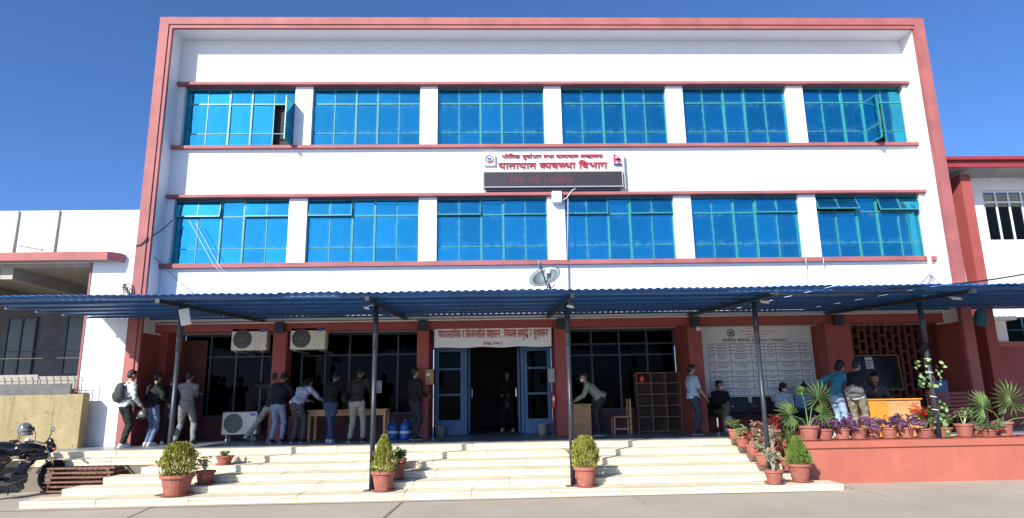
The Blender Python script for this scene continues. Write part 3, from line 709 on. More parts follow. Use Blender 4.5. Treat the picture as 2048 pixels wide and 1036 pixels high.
b = MB(); lc = dishc + fac * .035 + Vector((.05, 0, .1)); b.box(-.045, .045, -.045, .045, 0, .002, 0, Matrix.Translation(lc) @ q.to_4x4()); b.build('sticker', m_paper, ds, world=True)

# cables strung on the facade
def cable(name, label, pts, r=.012, m=m_cable, sag=0.0, n=14, cat='cable', group=None):
    P = []
    for i in range(len(pts) - 1):
        a, c = Vector(pts[i]), Vector(pts[i + 1])
        for k in range(n if i == len(pts) - 2 else n):
            t = k / n; P.append(a.lerp(c, t) - Vector((0, 0, sag * 4 * t * (1 - t))))
    P.append(Vector(pts[-1])); return tag(MB().tube(P, r, 6).build(name, m, smooth=True), label, cat, group)
cable('cable', 'black cable hanging across the left red frame edge towards the lower windows', [AY(271, 490, -.68), AY(292, 478, -.68), AY(345, 440, -.15)], .013, sag=.06)
cable('cable', 'thin cable slanting from the left frame down to the canopy', [AY(272, 493, -.68), AY(300, 505, -.4), AY(400, 600, -.05)], .008, sag=.03)
cable('cable', 'pale wire crossing the lower left window diagonally', [AY(378, 440, -.12), AY(427, 530, -.14), AY(500, 598, -.05)], .006, m_cablew)
cable('cable', 'second pale wire crossing the lower left window beside the first', [AY(392, 447, -.12), AY(440, 535, -.14), AY(520, 597, -.05)], .006, m_cablew)
cable('cable', 'thick black cable rising over the canopy to the right hand house', [AY(1540, 587, -5.2), AY(1700, 589, -5.2), AY(1850, 580, -5.0), AY(1900, 569, -4.6), AY(2060, 546, -3.8)], .017, sag=.02)
cable('cable', 'loop of black cable lying on the canopy by the right pilaster', [AY(1780, 578, -5.25), AY(1860, 568, -5.2), AY(1930, 568, -5.2), AY(2040, 570, -5.2)], .012, sag=.02)
coil = MB()
cc = AY(256, 580, -.70)
for k in range(7):
    pts = [cc + Vector((.11 * math.cos(a + k) * (1 + .25 * math.sin(k * 3)), -.02 * k * .4, .14 * math.sin(a + k * .7) * (1 + .2 * math.cos(k)))) for a in [2 * math.pi * i / 18 for i in range(19)]]
    coil.tube(pts, .008, 5)
tag(coil.build('cable_coil', m_cable, smooth=True), 'tangled coil of black cable on the left red frame above the canopy', 'cable coil')
cable('cable', 'thin arc of cable between the coil and the weathered white wall', [AY(244, 576, -.68), AY(225, 578, -.2), AY(205, 592, .0), AY(195, 602, .1)], .007, sag=-.08)
# conduit bundle on the right
cb = thing('conduit_bundle', 'white conduit pipes and wires running down the wall beside the rightmost windows', 'conduit', (10.6, -.1, 3.8))
b = MB()
for k in range(3): b.tube([AY(1838 + 3 * k, 392, -.15), AY(1842 + 4 * k, 450, -.16), AY(1856 + 3 * k, 520, -.17), AY(1862 + 2 * k, 556, -.1)], .011, 6)
b.build('wires', m_cablew, cb, smooth=True, world=True)
b = MB(); b.tube([AY(1858, 515, -.16), AY(1861, 550, -.16)], .04, 8); b.build('connector', m_plastic_w, cb, world=True)
for xe, ye in ((1838, 570), (1880, 572)):
    b = MB(); b.tube([AY(1862, 545, -.15), AY(xe, ye, -.35)], .028, 6); b.build('strut', m_steel_grey, cb, world=True)
for x in (1612, 1647):
    b = MB(); b.tube([AY(x, 516, -.16), AY(x, 527, -.17), AY(x + 2, 532, -.02), AY(x + 3, 575, -.02)], .009, 6)
    tag(b.build('drain_wire', m_cablew, smooth=True), 'thin white wire hanging from the sill just %s the last pilaster' % ('before' if x < 1630 else 'past'), 'wire', 'white wires under the sill')

# ================================================================ left neighbour
m_recess_shade = mat('shaded_grimy_plaster', (.15, .15, .155), .9, .2, 1.2, .2, 30, streak=.5)  # concrete grey darkened for the shade of the recess, plus dirt streaks
lb = thing('left_wing_building', 'weathered white low wing with concrete slab canopy and pink fascia', 'building', (-12, .3, 0))
YW = -.48
b = MB(); b.box(-10.83, XL - .003, YW, YW + .3, LH - .01, 5.10); b.build('wall', m_whiteold, lb, world=True)
b = MB(); b.box(-22, XL - .003, YW, YW + .3, 5.102, AY(150, 421, YW).z); b.build('parapet', m_whiteold, lb, world=True)
b = MB(); b.box(-10.875, -10.832, YW - .02, YW + .3, LH - .01, 5.10); b.build('edge_trim', m_band, lb, world=True)
zs0, zs1 = 5.105, 5.30
b = MB(); b.prism([(-22, YW - .002), (-22, -.82), (-10.30, -.82), (-10.10, -.62), (-10.10, YW - .002)], zs0 + .02, zs1, 'z'); b.build('slab', m_concrete, lb, world=True)
b = MB(); b.prism([(-22, -.82), (-22, -.86), (-10.28, -.86), (-10.06, -.63), (-10.06, -.1), (-10.10, -.1), (-10.10, -.62), (-10.30, -.82)], zs0 - .005, zs1 + .005, 'z'); b.build('fascia', m_band, lb, world=True)
for px in (120, 38):   # drain pipes up the parapet
    a, c = AY(px, 418, YW - .06), AY(px - 13, 500, YW - .06)
    b = MB(); b.tube([(c.x, YW - .03, AY(150, 421, YW).z - .01), (c.x, YW - .03, 5.36)], .024, 8); b.build('drainpipe', m_concrete, lb, world=True, smooth=True)
b = MB(); b.tube([AY(40, 491, -.8), AY(85, 500, -.85)], .03, 6); b.tube([AY(-20, 497, -.4), AY(40, 495, -.4)], .02, 6); b.build('pipe', m_concrete, lb, world=True)
# concrete soffit beams and recessed wall
b = MB(); b.box(-22, -10.88, YW + .01, 6, 5.0, 5.10); b.build('ceiling', m_concrete, lb, world=True)
for x in (-12.9, -15.2): b = MB(); b.box(x - .15, x + .15, YW + .02, 6, 4.72, 4.998); b.build('ceiling_beam', m_concrete, lb, world=True)
b = MB(); b.box(-22, -10.88, 4.0, 4.1, -.01, 5.0); b.build('back_wall', m_recess_shade, lb, world=True)
for x0, x1, z0, z1 in ((-15.9, -15.1, 2.2, 4.3), (-14.1, -12.9, 2.6, 4.4)):
    f = MB(); f.box(x0 - .05, x1 + .05, 3.93, 3.99, z0 - .05, z0); f.box(x0 - .05, x1 + .05, 3.93, 3.99, z1, z1 + .05); f.box(x0 - .05, x0, 3.931, 3.99, z0, z1); f.box(x1, x1 + .05, 3.931, 3.99, z0, z1); f.box((x0 + x1) / 2 - .03, (x0 + x1) / 2 + .03, 3.932, 3.99, z0, z1)
    wo = f.build('window', m_navysteel, lb, world=True)
    p = MB(); p.box(x0, x1, 3.96, 3.97, z0, z1); p.build('pane', m_blackboard, wo, world=True)
b = MB()
for z in (2.95, 3.15): b.tube([(-17, 2.2, z), (-10.9, 2.2, z)], .015, 6)
b.build('balcony_rail', m_rail, lb, world=True)
b = MB(); b.box(-17, -10.89, 2.15, 2.4, 2.1, 2.45); b.build('balcony_edge', m_concrete, lb, world=True)
# yellow compound wall with iron pickets on top
yw = thing('yellow_boundary_wall', 'stained yellow boundary wall with rusty pickets along its top by the motorcycles', 'wall', (-12.5, -.8, 0))
b = MB(); b.box(-21, -10.78, -.90, -.74, 0, 1.905, .01); b.build('wall', m_yellow, yw, world=True)
b = MB(); b.box(-10.778, -10.40, -.94, -.70, 0, 1.915, .012); b.build('end_pillar', m_yellow, yw, world=True)
b = MB(); b.box(-21, -10.78, -.84, -.78, 1.906, 2.16); b.build('mesh_kerb', m_rail, yw, world=True)
for i in range(34):
    x = -10.55 - .16 * i
    b = MB(); b.tube([(x, -.81, 1.9), (x, -.81, 2.24), (x - .03, -.83, 2.32)], .011, 5); b.build('picket', m_rail, yw, world=True)
b = MB(); b.tube([(-21, -.81, 2.23), (-10.5, -.81, 2.23)], .008, 5); b.build('picket_wire', m_rail, yw, world=True)
b = MB(); b.box(-13.6, -12.3, .25, .28, 2.20, 2.42); nb_ = tag(b.build('name_board', m_concrete), 'dusty pale name board behind the pickets of the yellow wall', 'board')

# ================================================================ right neighbour
rb = thing('right_wing_building', 'white house with maroon eaves, red pilaster and red lower wall beyond the frame', 'building', (12.5, 0, 0))
RY = .58
wx0, wx1 = AY(1963, 390, RY).x, AY(1963, 390, RY).x + 1.95; wz0, wz1 = AY(2000, 483, RY).z, AY(2000, 380, RY).z
lx0, lx1, lz0, lz1 = AY(2014, 660, RY).x, AY(2014, 660, RY).x + 1.5, AY(2020, 686, RY).z, AY(2020, 634, RY).z
px0, px1 = AY(1918, 342, -.12).x, AY(1938, 342, -.12).x; TZ = 7.52; CZ = AY(2020, 694, RY).z
def rwall(name, x0, x1, z0, z1, m): b = MB(); b.box(x0, x1, RY, RY + .25, z0, z1); b.build(name, m, rb, world=True)
rwall('wall', px1, wx0, CZ + .14, TZ, m_whiteold); rwall('wall', wx0, 22, lz1, wz0, m_whiteold); rwall('wall', wx0, 22, wz1, TZ, m_whiteold); rwall('wall', wx1, 22, wz0 + .001, wz1 - .001, m_whiteold)
rwall('wall', wx0, lx0, CZ + .14, lz1 - .001, m_whiteold); rwall('wall', lx1, 22, CZ + .14, lz1 - .001, m_whiteold); rwall('wall', lx0, lx1, CZ + .14, lz0, m_whiteold)
rwall('lower_wall', px1, 22, LH - .1, CZ - .002, m_red)
b = MB(); b.box(px1, 22, RY - .09, RY + .25, CZ, CZ + .138, .01); b.build('string_course', m_planter, rb, world=True)
b = MB(); b.box(px0, px1 - .001, -.12, RY + .25, LH - .1, 7.40); b.build('pilaster', m_red, rb, world=True)
b = MB(); b.box(XR + .003, px0 - .001, RY - .05, RY + .25, LH - .1, TZ); b.build('link_wall', m_red, rb, world=True)
ez0, ez1 = AY(1950, 334, -.5).z, AY(1950, 315, -.5).z
b = MB(); b.box(XR + .003, 22, -.42, RY + .25, TZ + .002, ez1 - .05); b.build('eave_soffit', m_concrete, rb, world=True)
b = MB(); b.box(XR + .003, 22, -.50, -.422, ez0, ez1 - .09); b.build('eave_fascia', m_maroon, rb, world=True)
b = MB(); b.box(XR + .003, 22, -.60, -.44, ez1 - .088, ez1); b.build('roof_edge', m_maroon, rb, world=True)
f = MB(); x0, x1, z0, z1 = wx0 + .01, wx1 - .01, wz0 + .01, wz1 - .01
f.box(x0, x1, RY + .05, RY + .1, z0, z0 + .05); f.box(x0, x1, RY + .05, RY + .1, z1 - .05, z1); f.box(x0, x1, RY + .051, RY + .1, z1 - .36, z1 - .31)
for k in range(6): x = x0 + .02 + (x1 - x0 - .07) * k / 5; f.box(x, x + .05, RY + .052, RY + .1, z0 + .05, z1 - .05)
wo = f.build('window', m_plastic_w, rb, world=True)
for k in range(5):
    x = x0 + .02 + (x1 - x0 - .07) * k / 5; p = MB(); p.box(x + .05, x + .05 + (x1 - x0 - .07) / 5 - .05, RY + .07, RY + .078, z0 + .05, z1 - .05); p.build('pane', m_greyglass, wo, world=True)
b = MB(); b.box(12.0, 17, RY + 1.2, RY + 1.3, 5.2, 7.4); b.build('room_wall', m_concrete, rb, world=True)
f = MB(); x0, x1, z0, z1 = lx0 + .01, lx1 - .01, lz0 + .01, lz1 - .01
for k in range(4): x = x0 + (x1 - x0 - .04) * k / 3; f.box(x, x + .04, RY + .06, RY + .1, z0, z1)
f.box(x0, x1, RY + .062, RY + .1, z0, z0 + .04); f.box(x0, x1, RY + .062, RY + .1, z1 - .04, z1); f.box(x0, x1, RY + .064, RY + .1, (z0 + z1) / 2 - .02, (z0 + z1) / 2 + .02)
wo = f.build('window', m_navysteel, rb, world=True)
for k in range(3):
    p = MB(); x = x0 + .04 + (x1 - x0 - .04) * k / 3; p.box(x, x + (x1 - x0) / 3 - .053, RY + .08, RY + .085, z0 + .04, z1 - .04); p.build('pane', m_greyglass, wo, world=True)
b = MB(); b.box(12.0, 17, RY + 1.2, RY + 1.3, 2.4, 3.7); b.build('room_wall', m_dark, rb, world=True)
pp = MB(); pp.tube([AY(1918, 486, -.17), AY(1934, 570, -.17), AY(1934, 590, -.17)], .016, 6)
tag(pp.build('conduit_pipe', m_cablew, smooth=True), 'pale upright conduit pipe on the red pilaster beside the right wing', 'pipe')
m_teal = mat('teal_sack_cloth', (.02, .10, .13), .8, .2, 8)
bl = MB(); p0 = AY(1962, 634, -1.5); bl.box(-.13, .13, -.1, .1, -.22, .16, .05, Matrix.Translation((p0.x, -1.5, p0.z)) @ Matrix.Rotation(RAD(12), 4, 'Y')); tag(bl.build('hanging_sack', m_teal), 'teal sack hanging under the canopy beside the red pilaster', 'sack')
# ================================================================ things on the porch
ban = thing('banner', 'grey white banner with red lettering hanging over the entrance doors', 'banner', (-.95, .1, 2.92))
b = MB(); X0b, X1b, Z0b, Z1b = -2.43, .56, 2.925, 3.50; n = 24; vs = []
for yo in (0, .006):
    for i in range(n + 1):
        for j in range(4):
            x = X0b + (X1b - X0b) * i / n; z = Z0b + (Z1b - Z0b) * j / 3; vs.append((x, .09 + yo + .006 * math.sin(i * 1.1 + j), z + .012 * math.sin(i * .8) * (1 if j == 0 else 0)))
fs = [(o_ + i * 4 + j, o_ + (i + 1) * 4 + j, o_ + (i + 1) * 4 + j + 1, o_ + i * 4 + j + 1) for o_ in (0, (n + 1) * 4) for i in range(n) for j in range(3)]
b.add(vs, fs); b.build('sheet', m_sign, ban, smooth=True, world=True)
sign_text('lettering', T_BAN, -2.34, .48, 3.17, .21, .078, m_printred, ban, .002, bold=.016)
sign_text('lettering', T_HEADS[2], -1.20, -.70, 2.975, .10, .078, m_printred, ban, .002, bold=.014)
b = MB(); b.box(X0b - .02, X1b + .02, .08, .1, Z1b, Z1b + .02); b.build('rod', m_steel_grey, ban, world=True)

# citizen charter board
cbd = thing('charter_board', 'large white information board with emblem, title and a ruled table of text', 'notice board', (6.4, WY - .06, 1.45))
BX0, BX1, BZ0, BZ1, BY = 4.72, 7.86, 1.42, 3.46, WY - .055
b = MB(); b.box(BX0, BX1, BY, BY + .05, BZ0, BZ1); b.build('sheet', m_sign, cbd, world=True)
def hline(mb, x0, x1, z, t=.006): mb.box(x0, x1, BY - .003, BY - .0005, z - t, z + t)
gx = [4.95 + (7.80 - 4.95) * v for v in (0, .052, .215, .42, .545, .66, .895, 1.0)]
zz = [3.00, 2.91, 2.82, 2.73, 2.50, 2.26, 2.11, 1.99, 1.80, 1.60]; kx = 0
grid = MB()
for z in zz: hline(grid, gx[0], gx[-1], z)
for x in gx: grid.box(x - .005, x + .005, BY - .0035, BY - .001, zz[-1], zz[0])
g_ = grid.build('table_rules', m_print, cbd, world=True)
random.seed(5)
pr = MB()
for i in range(len(zz) - 1):
    for j in range(len(gx) - 1):
        nl = max(1, min(3, int((zz[i] - zz[i + 1]) / .055)) - (j in (0, 4))); wd = gx[j + 1] - gx[j]
        for l in range(nl):
            z = zz[i] - .035 - l * .048; wl = wd * U(.5, .85) * (1 if l < nl - 1 else .7); x = (gx[j] + gx[j + 1]) / 2 - wl / 2; e = x + wl
            while x < e:
                ww = U(.02, .07); pr.box(x, min(x + ww, e), BY - .002, BY - .0004, z - .009, z + .007); x += ww + .014
pr.build('printed_rows', m_print, cbd, world=True, kind='stuff')
emblem(cbd, 5.62, 3.30, .105, BY - .012)
sign_text('title', T_CHART, 5.35, 7.15, 3.055, .09, BY - .003, m_print, cbd, .002, bold=.016)
sign_text('heading', T_HEADS[0], 6.05, 6.45, 3.40, .035, BY - .003, m_printred, cbd, .002)
sign_text('heading', T_MIN, 5.85, 6.85, 3.315, .04, BY - .003, m_printred, cbd, .002)
sign_text('heading', T_DEPT, 6.0, 6.65, 3.235, .04, BY - .003, m_printred, cbd, .002)
sign_text('heading', T_HEADS[1], 6.05, 6.6, 3.165, .035, BY - .003, m_printred, cbd, .002)

# air conditioner units
def ac_unit(label, x0, x1, y0, z0, z1, stand=None):
    t = thing('air_conditioner', label, 'air conditioner', ((x0 + x1) / 2, y0, z0), group='air conditioner outdoor units')
    dp_ = .30
    b = MB(); b.box(x0, x1, y0, y0 + dp_, z0, z1, .02); b.build('casing', m_acbody, t, world=True)
    r = (z1 - z0) * .42; c = (x0 + r + .05, y0 - .006, (z0 + z1) / 2)
    b = MB(); b.disc((c[0], y0 - .004, c[2]), r, (0, -1, 0), 28); fan = b.build('fan_opening', m_black, t, world=True)
    b = MB()
    for k in range(1, 6): b.ring(c, r * k / 5, .004, (0, 1, 0), 28, 5)
    for k in range(4): a = math.pi * k / 4; b.tube([(c[0] + r * math.cos(a), c[1], c[2] + r * math.sin(a)), (c[0] - r * math.cos(a), c[1], c[2] - r * math.sin(a))], .004, 5)
    b.build('fan_grille', m_steel_grey, fan, world=True)
    b = MB()
    for k in range(3):
        a = 2.1 * k; b.prism([(c[0], c[2]), (c[0] + r * .8 * math.cos(a), c[2] + r * .8 * math.sin(a)), (c[0] + r * .8 * math.cos(a + .8), c[2] + r * .8 * math.sin(a + .8))], y0 - .0035, y0 - .001)
    b.build('fan_blades', m_steel_dark, fan, world=True)
    b = MB(); b.box(x1 - .20, x1 - .05, y0 - .003, y0 - .0005, z1 - .10, z1 - .03); b.build('badge', m_jug, t, world=True)
    b = MB(); b.box(x1 - .29, x1 - .285, y0 - .003, y0 - .0006, z0 + .03, z1 - .03); b.build('panel_seam', m_steel_grey, t, world=True)
    for xx in (x0 + .12, x1 - .12):
        b = MB()
        if stand: b.box(xx - .02, xx + .02, y0 + .02, y0 + dp_ - .02, z0 - .04, z0 - .001); b.box(xx - .02, xx + .02, y0 + .03, y0 + .07, LH - .011, z0 - .041); b.box(xx - .019, xx + .019, y0 + dp_ - .07, y0 + dp_ - .03, LH - .011, z0 - .041)
        else: b.box(xx - .02, xx + .02, y0 + .01, WY, z0 - .045, z0 - .001)
        b.build('bracket', m_steel_grey, t, world=True)
    return t
ac_unit('cream air conditioner unit hung high beside the red pillar, over the floor unit', -7.50, -6.62, .0, 2.93, 3.48)
ac_unit('cream air conditioner unit hung high between the red pillar and the writing table', -6.04, -5.16, .0, 2.93, 3.48)
ac_unit('pale air conditioner unit standing on a low metal stand on the porch floor', -7.80, -6.92, .55, .86, 1.42, True)

# writing table
tb = thing('writing_table', 'long light wood table where people lean and write', 'table', (-4.5, .05, LH))
b = MB(); b.box(-5.45, -3.52, -.30, .36, 1.41, 1.45, .006); b.build('table_top', m_woodlight, tb, world=True)
b = MB(); b.box(-5.40, -3.57, -.27, -.245, 1.30, 1.409); b.build('apron', m_woodlight, tb, world=True)
for x in (-5.42, -3.62):
    for y in (-.285, .27): b = MB(); b.box(x, x + .065, y, y + .065, LH - .011, 1.409, .005); b.build('leg', m_woodlight, tb, world=True)
# guard desk
gd = thing('guard_desk', 'brown wooden counter the guard in grey green shirt leans on', 'desk', (1.23, 0, LH))
b = MB(); b.box(1.01, 1.44, -.30, .35, LH - .011, 1.45, .006); b.build('cabinet', m_wood, gd, world=True)
b = MB(); b.box(.98, 1.47, -.33, .38, 1.451, 1.48, .006); b.build('desk_top', m_wood, gd, world=True)
b = MB(); b.box(1.05, 1.35, -.15, .1, 1.481, 1.50, .004); tag(b.build('register_book', m_black), 'dark register book lying open on the brown wooden counter', 'book')
# chair
ch = thing('wooden_chair', 'plain wooden chair between the brown counter and the pigeonhole shelf', 'chair', (2.33, .55, LH))
for x, y, h in ((2.12, .34, .40), (2.12, .72, .40), (2.54, .34, .86), (2.54, .72, .86)):
    b = MB(); b.box(x - .022, x + .022, y - .022, y + .022, LH - .011, LH + h, .004); b.build('leg', m_woodlight, ch, world=True)
b = MB(); b.box(2.09, 2.565, .31, .75, LH + .401, LH + .435, .006); b.build('seat', m_woodlight, ch, world=True)
for z in (.52, .68, .80): b = MB(); b.box(2.528, 2.548, .363, .697, LH + z, LH + z + .05, .004); b.build('back_rail', m_woodlight, ch, world=True)
for y in (.335, .715): b = MB(); b.box(2.143, 2.517, y - .012, y + .012, LH + .10, LH + .13); b.build('stretcher', m_woodlight, ch, world=True)
# pigeonhole shelf
sh = thing('pigeonhole_shelf', 'dark wooden pigeonhole shelf with pale edges standing against the glazing', 'shelf', (3.55, 1.0, LH))
SX0, SX1, SZ1 = 2.86, 4.02, 2.24; sy = .85
b = MB(); b.box(SX0, SX1, sy + .33, sy + .35, LH - .011, SZ1); b.build('back_panel', m_shelfdark, sh, world=True)
for i in range(4): x = SX0 + (SX1 - SX0) * i / 3; b = MB(); b.box(x - .012, x + .012, sy, sy + .329, LH - .011, SZ1, .003); b.build('upright', m_woodshelf, sh, world=True)
for j in range(6):
    z = [LH + .02, 1.10, 1.39, 1.68, 1.97, SZ1][j]
    for i in range(3): xa = SX0 + (SX1 - SX0) * i / 3; b = MB(); b.box(xa + .013, xa + (SX1 - SX0) / 3 - .013, sy + .002, sy + .328, z - .012, z + .012); b.build('shelf_board', m_woodshelf, sh, world=True)
# helmets
def helmet(label, c, r, m, yaw=0, group=None):
    t = thing('helmet', label, 'helmet', c, yaw, group)
    b = MB(); prof = [(r * math.sin(a), r * math.cos(a) * 1.02) for a in [math.pi * (.03 + .65 * i / 10) for i in range(11)]]
    prof += [(prof[-1][0] - .022, prof[-1][1]), (prof[-1][0] - .03, .0), (.02, r * .8)]
    b.lathe(prof, 24, (0, 0, 0), Matrix.Diagonal(Vector((.9, 1.08, 1)))); b.build('shell', m, t, smooth=True)
    b = MB(); n = 10; vs = []
    for i in range(n + 1):
        a = math.pi * (.12 + .76 * i / n)
        for zz_ in (-.35, .38): rr = r * 1.03 * math.sqrt(1 - zz_ * zz_ * .8); vs.append((rr * .9 * math.cos(a), rr * 1.08 * math.sin(a), zz_ * r))
    b.add(vs, [(2 * i, 2 * i + 2, 2 * i + 3, 2 * i + 1) for i in range(n)]); b.build('visor', m_visor, t, smooth=True)
    b = MB(); b.tube([(r * .86 * math.cos(a), r * 1.0 * math.sin(a), -r * .62) for a in [math.pi * (.1 + .8 * i / 8) for i in range(9)]], .028, 8); b.build('chin_bar', m, t, smooth=True)
    return t
m_visor = mat('dark_visor', (.02, .022, .028), .08, 0, spec=.8)
m_hred = mat('red_helmet_shell', (.55, .03, .025), .25, .05, coat=.5)
m_hsilver = mat('silver_black_helmet_shell', (.16, .17, .18), .2, .5, 9, coat=.6)
m_hdark = mat('patterned_dark_helmet_shell', (.06, .065, .07), .3, .9, 25, coat=.4)
helmet('red and black helmet in the top compartment of the pigeonhole shelf', (3.03, 1.0, 2.09), .105, m_hred, RAD(190))
# waiting bench of steel seats
bn = thing('waiting_bench', 'row of black metal airport seats below the white information board', 'bench', (6.2, .9, LH))
b = MB(); b.box(4.75, 7.75, .86, .92, LH + .33, LH + .38); b.build('beam', m_steel_dark, bn, world=True)
for i in range(5):
    x = 5.02 + .62 * i
    b = MB(); b.box(x - .26, x + .26, .62, 1.02, LH + .40, LH + .43, .01); b.build('seat', m_leather, bn, world=True)
    b = MB(); b.box(-.26, .26, -.015, .015, 0, .42, .01, Matrix.Translation((x, 1.03, LH + .44)) @ Matrix.Rotation(RAD(-10), 4, 'X')); b.build('backrest', m_leather, bn, world=True)
    b = MB(); b.tube([(x + .285, 1.05, LH + .42), (x + .285, .98, LH + .62), (x + .285, .66, LH + .62)], .014, 6); b.build('armrest', m_chrome, bn, world=True)
for x in (4.95, 7.5):
    b = MB(); b.tube([(x, .89, LH + .33), (x, .89, LH + .06)], .025, 8); b.tube([(x, .60, LH + .025), (x, .89, LH + .08), (x, 1.16, LH + .025)], .02, 8); b.build('leg', m_chrome, bn, world=True)
# orange reception desk
od = thing('reception_desk', 'orange varnished desk with two front panels behind the potted plants', 'desk', (7.57, -2.35, LH))
DX0, DX1, DY0, DY1, DZ = 6.97, 8.17, -2.60, -2.08, 1.51
b = MB(); b.box(DX0, (DX0 + DX1) / 2 - .14, DY0, DY0 + .025, LH - .01, DZ - .03, .004); b.build('front_panel', m_orange, od, world=True)
b = MB(); b.box((DX0 + DX1) / 2 - .136, DX1, DY0 + .008, DY0 + .03, LH - .01, DZ - .03, .004); b.build('front_panel', m_woodlight, od, world=True)
for x in (DX0, DX1 - .025): b = MB(); b.box(x, x + .025, DY0 + .031, DY1, LH - .01, DZ - .03); b.build('side_panel', m_orange, od, world=True)
b = MB(); b.box(DX0 - .03, DX1 + .03, DY0 - .03, DY1 + .03, DZ - .029, DZ, .005); b.build('desk_top', m_orange, od, world=True)
bb = thing('blackboard', 'dark blackboard with a sheet of paper pinned on it against the brick lattice', 'blackboard', (9.4, WY - .08, 1.7))
Mb = Matrix.Translation((9.42, WY - .10, 2.16)) @ Matrix.Rotation(RAD(-6), 4, 'X')
b = MB(); b.box(-.76, .76, -.012, .012, -.45, .45, 0, Mb); b.build('board', m_blackboard, bb, world=True)
b = MB()
for q_ in ((-.79, .79, .45, .48), (-.79, .79, -.48, -.45)): b.box(q_[0], q_[1], -.02, .02, q_[2], q_[3], 0, Mb)
for q_ in (-.79, .76): b.box(q_, q_ + .03, -.019, .019, -.45, .45, 0, Mb)
b.build('frame', m_wood, bb, world=True)
b = MB(); b.box(-.15, .06, -.016, -.0125, .10, .42, 0, Mb); pp_ = b.build('notice', m_paper, bb, world=True)
b = MB(); b.box(-.13, .04, -.018, -.0165, .31, .335, 0, Mb)
for k in range(6): b.box(-.13, .03 - .02 * (k % 3), -.0178, -.0165, .27 - .025 * k, .278 - .025 * k, 0, Mb)
b.build('printed_rows', m_print, pp_, world=True, kind='stuff')
# slatted bench and blue chair at the right
wb = thing('slatted_bench', 'dark red slatted wooden bench behind the post wrapped with creeper', 'bench', (9.36, -1.8, LH))
for k in range(6): b = MB(); b.box(8.90, 9.83, -1.82, -1.79, 1.12 + .088 * k, 1.185 + .088 * k, .004); b.build('back_slat', m_woodred, wb, world=True)
for x in (8.86, 9.82): b = MB(); b.box(x, x + .05, -1.785, -1.73, LH - .02, 1.66, .004); b.build('post', m_woodred, wb, world=True)
for x in (8.86, 9.82): b = MB(); b.box(x, x + .05, -1.30, -1.25, LH - .011, 1.10, .004); b.build('leg', m_woodred, wb, world=True)
for k in range(4): b = MB(); b.box(8.90, 9.83, -1.72 + .12 * k, -1.62 + .12 * k, 1.05, 1.08, .004); b.build('seat_slat', m_woodred, wb, world=True)
bc = thing('blue_chair', 'blue plastic chair whose tall back rises behind the slatted bench', 'chair', (9.75, -.8, LH))
b = MB(); b.box(9.52, 9.96, -1.00, -.96, 1.30, 1.90, .02); b.build('backrest', m_chairblue, bc, world=True)
b = MB(); b.box(9.52, 9.96, -.96, -.52, 1.12, 1.16, .015); b.build('seat', m_chairblue, bc, world=True)
for x in (9.55, 9.93):
    for y in (-.98, -.55): b = MB(); b.tube([(x, y, LH - .011), (x, y, 1.12)], .016, 8); b.build('leg', m_steel_dark, bc, world=True)
# door-side planters, boxes and extinguisher
for px, lab in ((880, 'dull green tub on the porch floor beside the left blue side light'), (1085, 'dull green tub on the porch floor beside the right blue side light')):
    p = AY(px, 862, .95); b = MB(); b.lathe([(.10, 0), (.135, .24), (.155, .25), (.155, .275), (.13, .275), (.12, .20), (.01, .2)], 18)
    o = b.build('tub', m_tub if 'm_tub' in globals() else m_concrete, smooth=False); o.location = (p.x, .95, LH - .011); tag(o, lab, 'tub')
fx = thing('fire_extinguisher', 'red fire extinguisher hung beside the right blue side light', 'fire extinguisher', (.70, -.13, 1.35))
fp = AY(1105, 800, -.14); fxx = fp.x + .03
b = MB(); b.lathe([(.01, -.19), (.055, -.185), (.06, -.17), (.06, .12), (.045, .16), (.02, .18), (.018, .21)], 16, (fxx, -.13, fp.z)); b.build('cylinder', m_fire, fx, smooth=True, world=True)
b = MB(); b.box(fxx - .02, fxx + .06, -.145, -.115, fp.z + .21, fp.z + .24); b.tube([(fxx, -.13, fp.z + .2), (fxx - .06, -.14, fp.z + .16), (fxx - .075, -.15, fp.z - .05)], .009, 6); b.build('valve_and_hose', m_black, fx, world=True)
b = MB(); b.box(fxx - .035, fxx + .02, -.196, -.19, fp.z - .02, fp.z + .07); b.build('label_plate', m_paper, fx, world=True)
p = AY(1103, 751, -.09); b = MB(); b.box(p.x - .09, p.x + .08, -.14, -.063, p.z - .17, p.z + .17, .01); tag(b.build('meter_box', m_steel_grey), 'grey metal box on the red pillar above the fire extinguisher', 'meter box')
sb = thing('suggestion_box', 'light wooden box with a small white plate on the red pillar beside the entrance', 'box', (-2.5, -.1, 1.9))
p = AY(858, 754, -.12); b = MB(); b.box(p.x - .10, p.x + .12, -.16, -.063, p.z - .19, p.z + .19, .01); b.build('case', m_wood, sb, world=True)
b = MB(); b.box(p.x - .05, p.x + .03, -.164, -.161, p.z + .03, p.z + .08); b.build('plate', m_paper, sb, world=True)
def paper(label, x0, y0, x1, y1, Y, lines=True, cat='notice'):
    a, c = AY(x0, y0, Y), AY(x1, y1, Y); t = thing('paper_notice', label, cat, (a.x, Y, c.z))
    b = MB(); b.box(a.x, c.x, Y, Y + .004, c.z, a.z); o = b.build('sheet', m_paper, t, world=True)
    if lines:
        b = MB(); k = 5
        for i in range(k): z = a.z - (a.z - c.z) * (i + .8) / (k + .6); b.box(a.x + .02, c.x - .02 - .02 * (i % 2), Y - .0015, Y - .0004, z - .006, z + .006)
        b.build('printed_rows', m_print, o, world=True, kind='stuff')
paper('pale sheet taped on the dark window beside the bay of the water jugs', 752, 762, 763, 786, WY - .012)
paper('upper of two small papers on the red wall behind the man with the backpack', 303, 707, 319, 721, WY - .03, False)
paper('lower of two small papers on the red wall behind the man with the backpack', 289, 747, 311, 762, WY - .03, False)
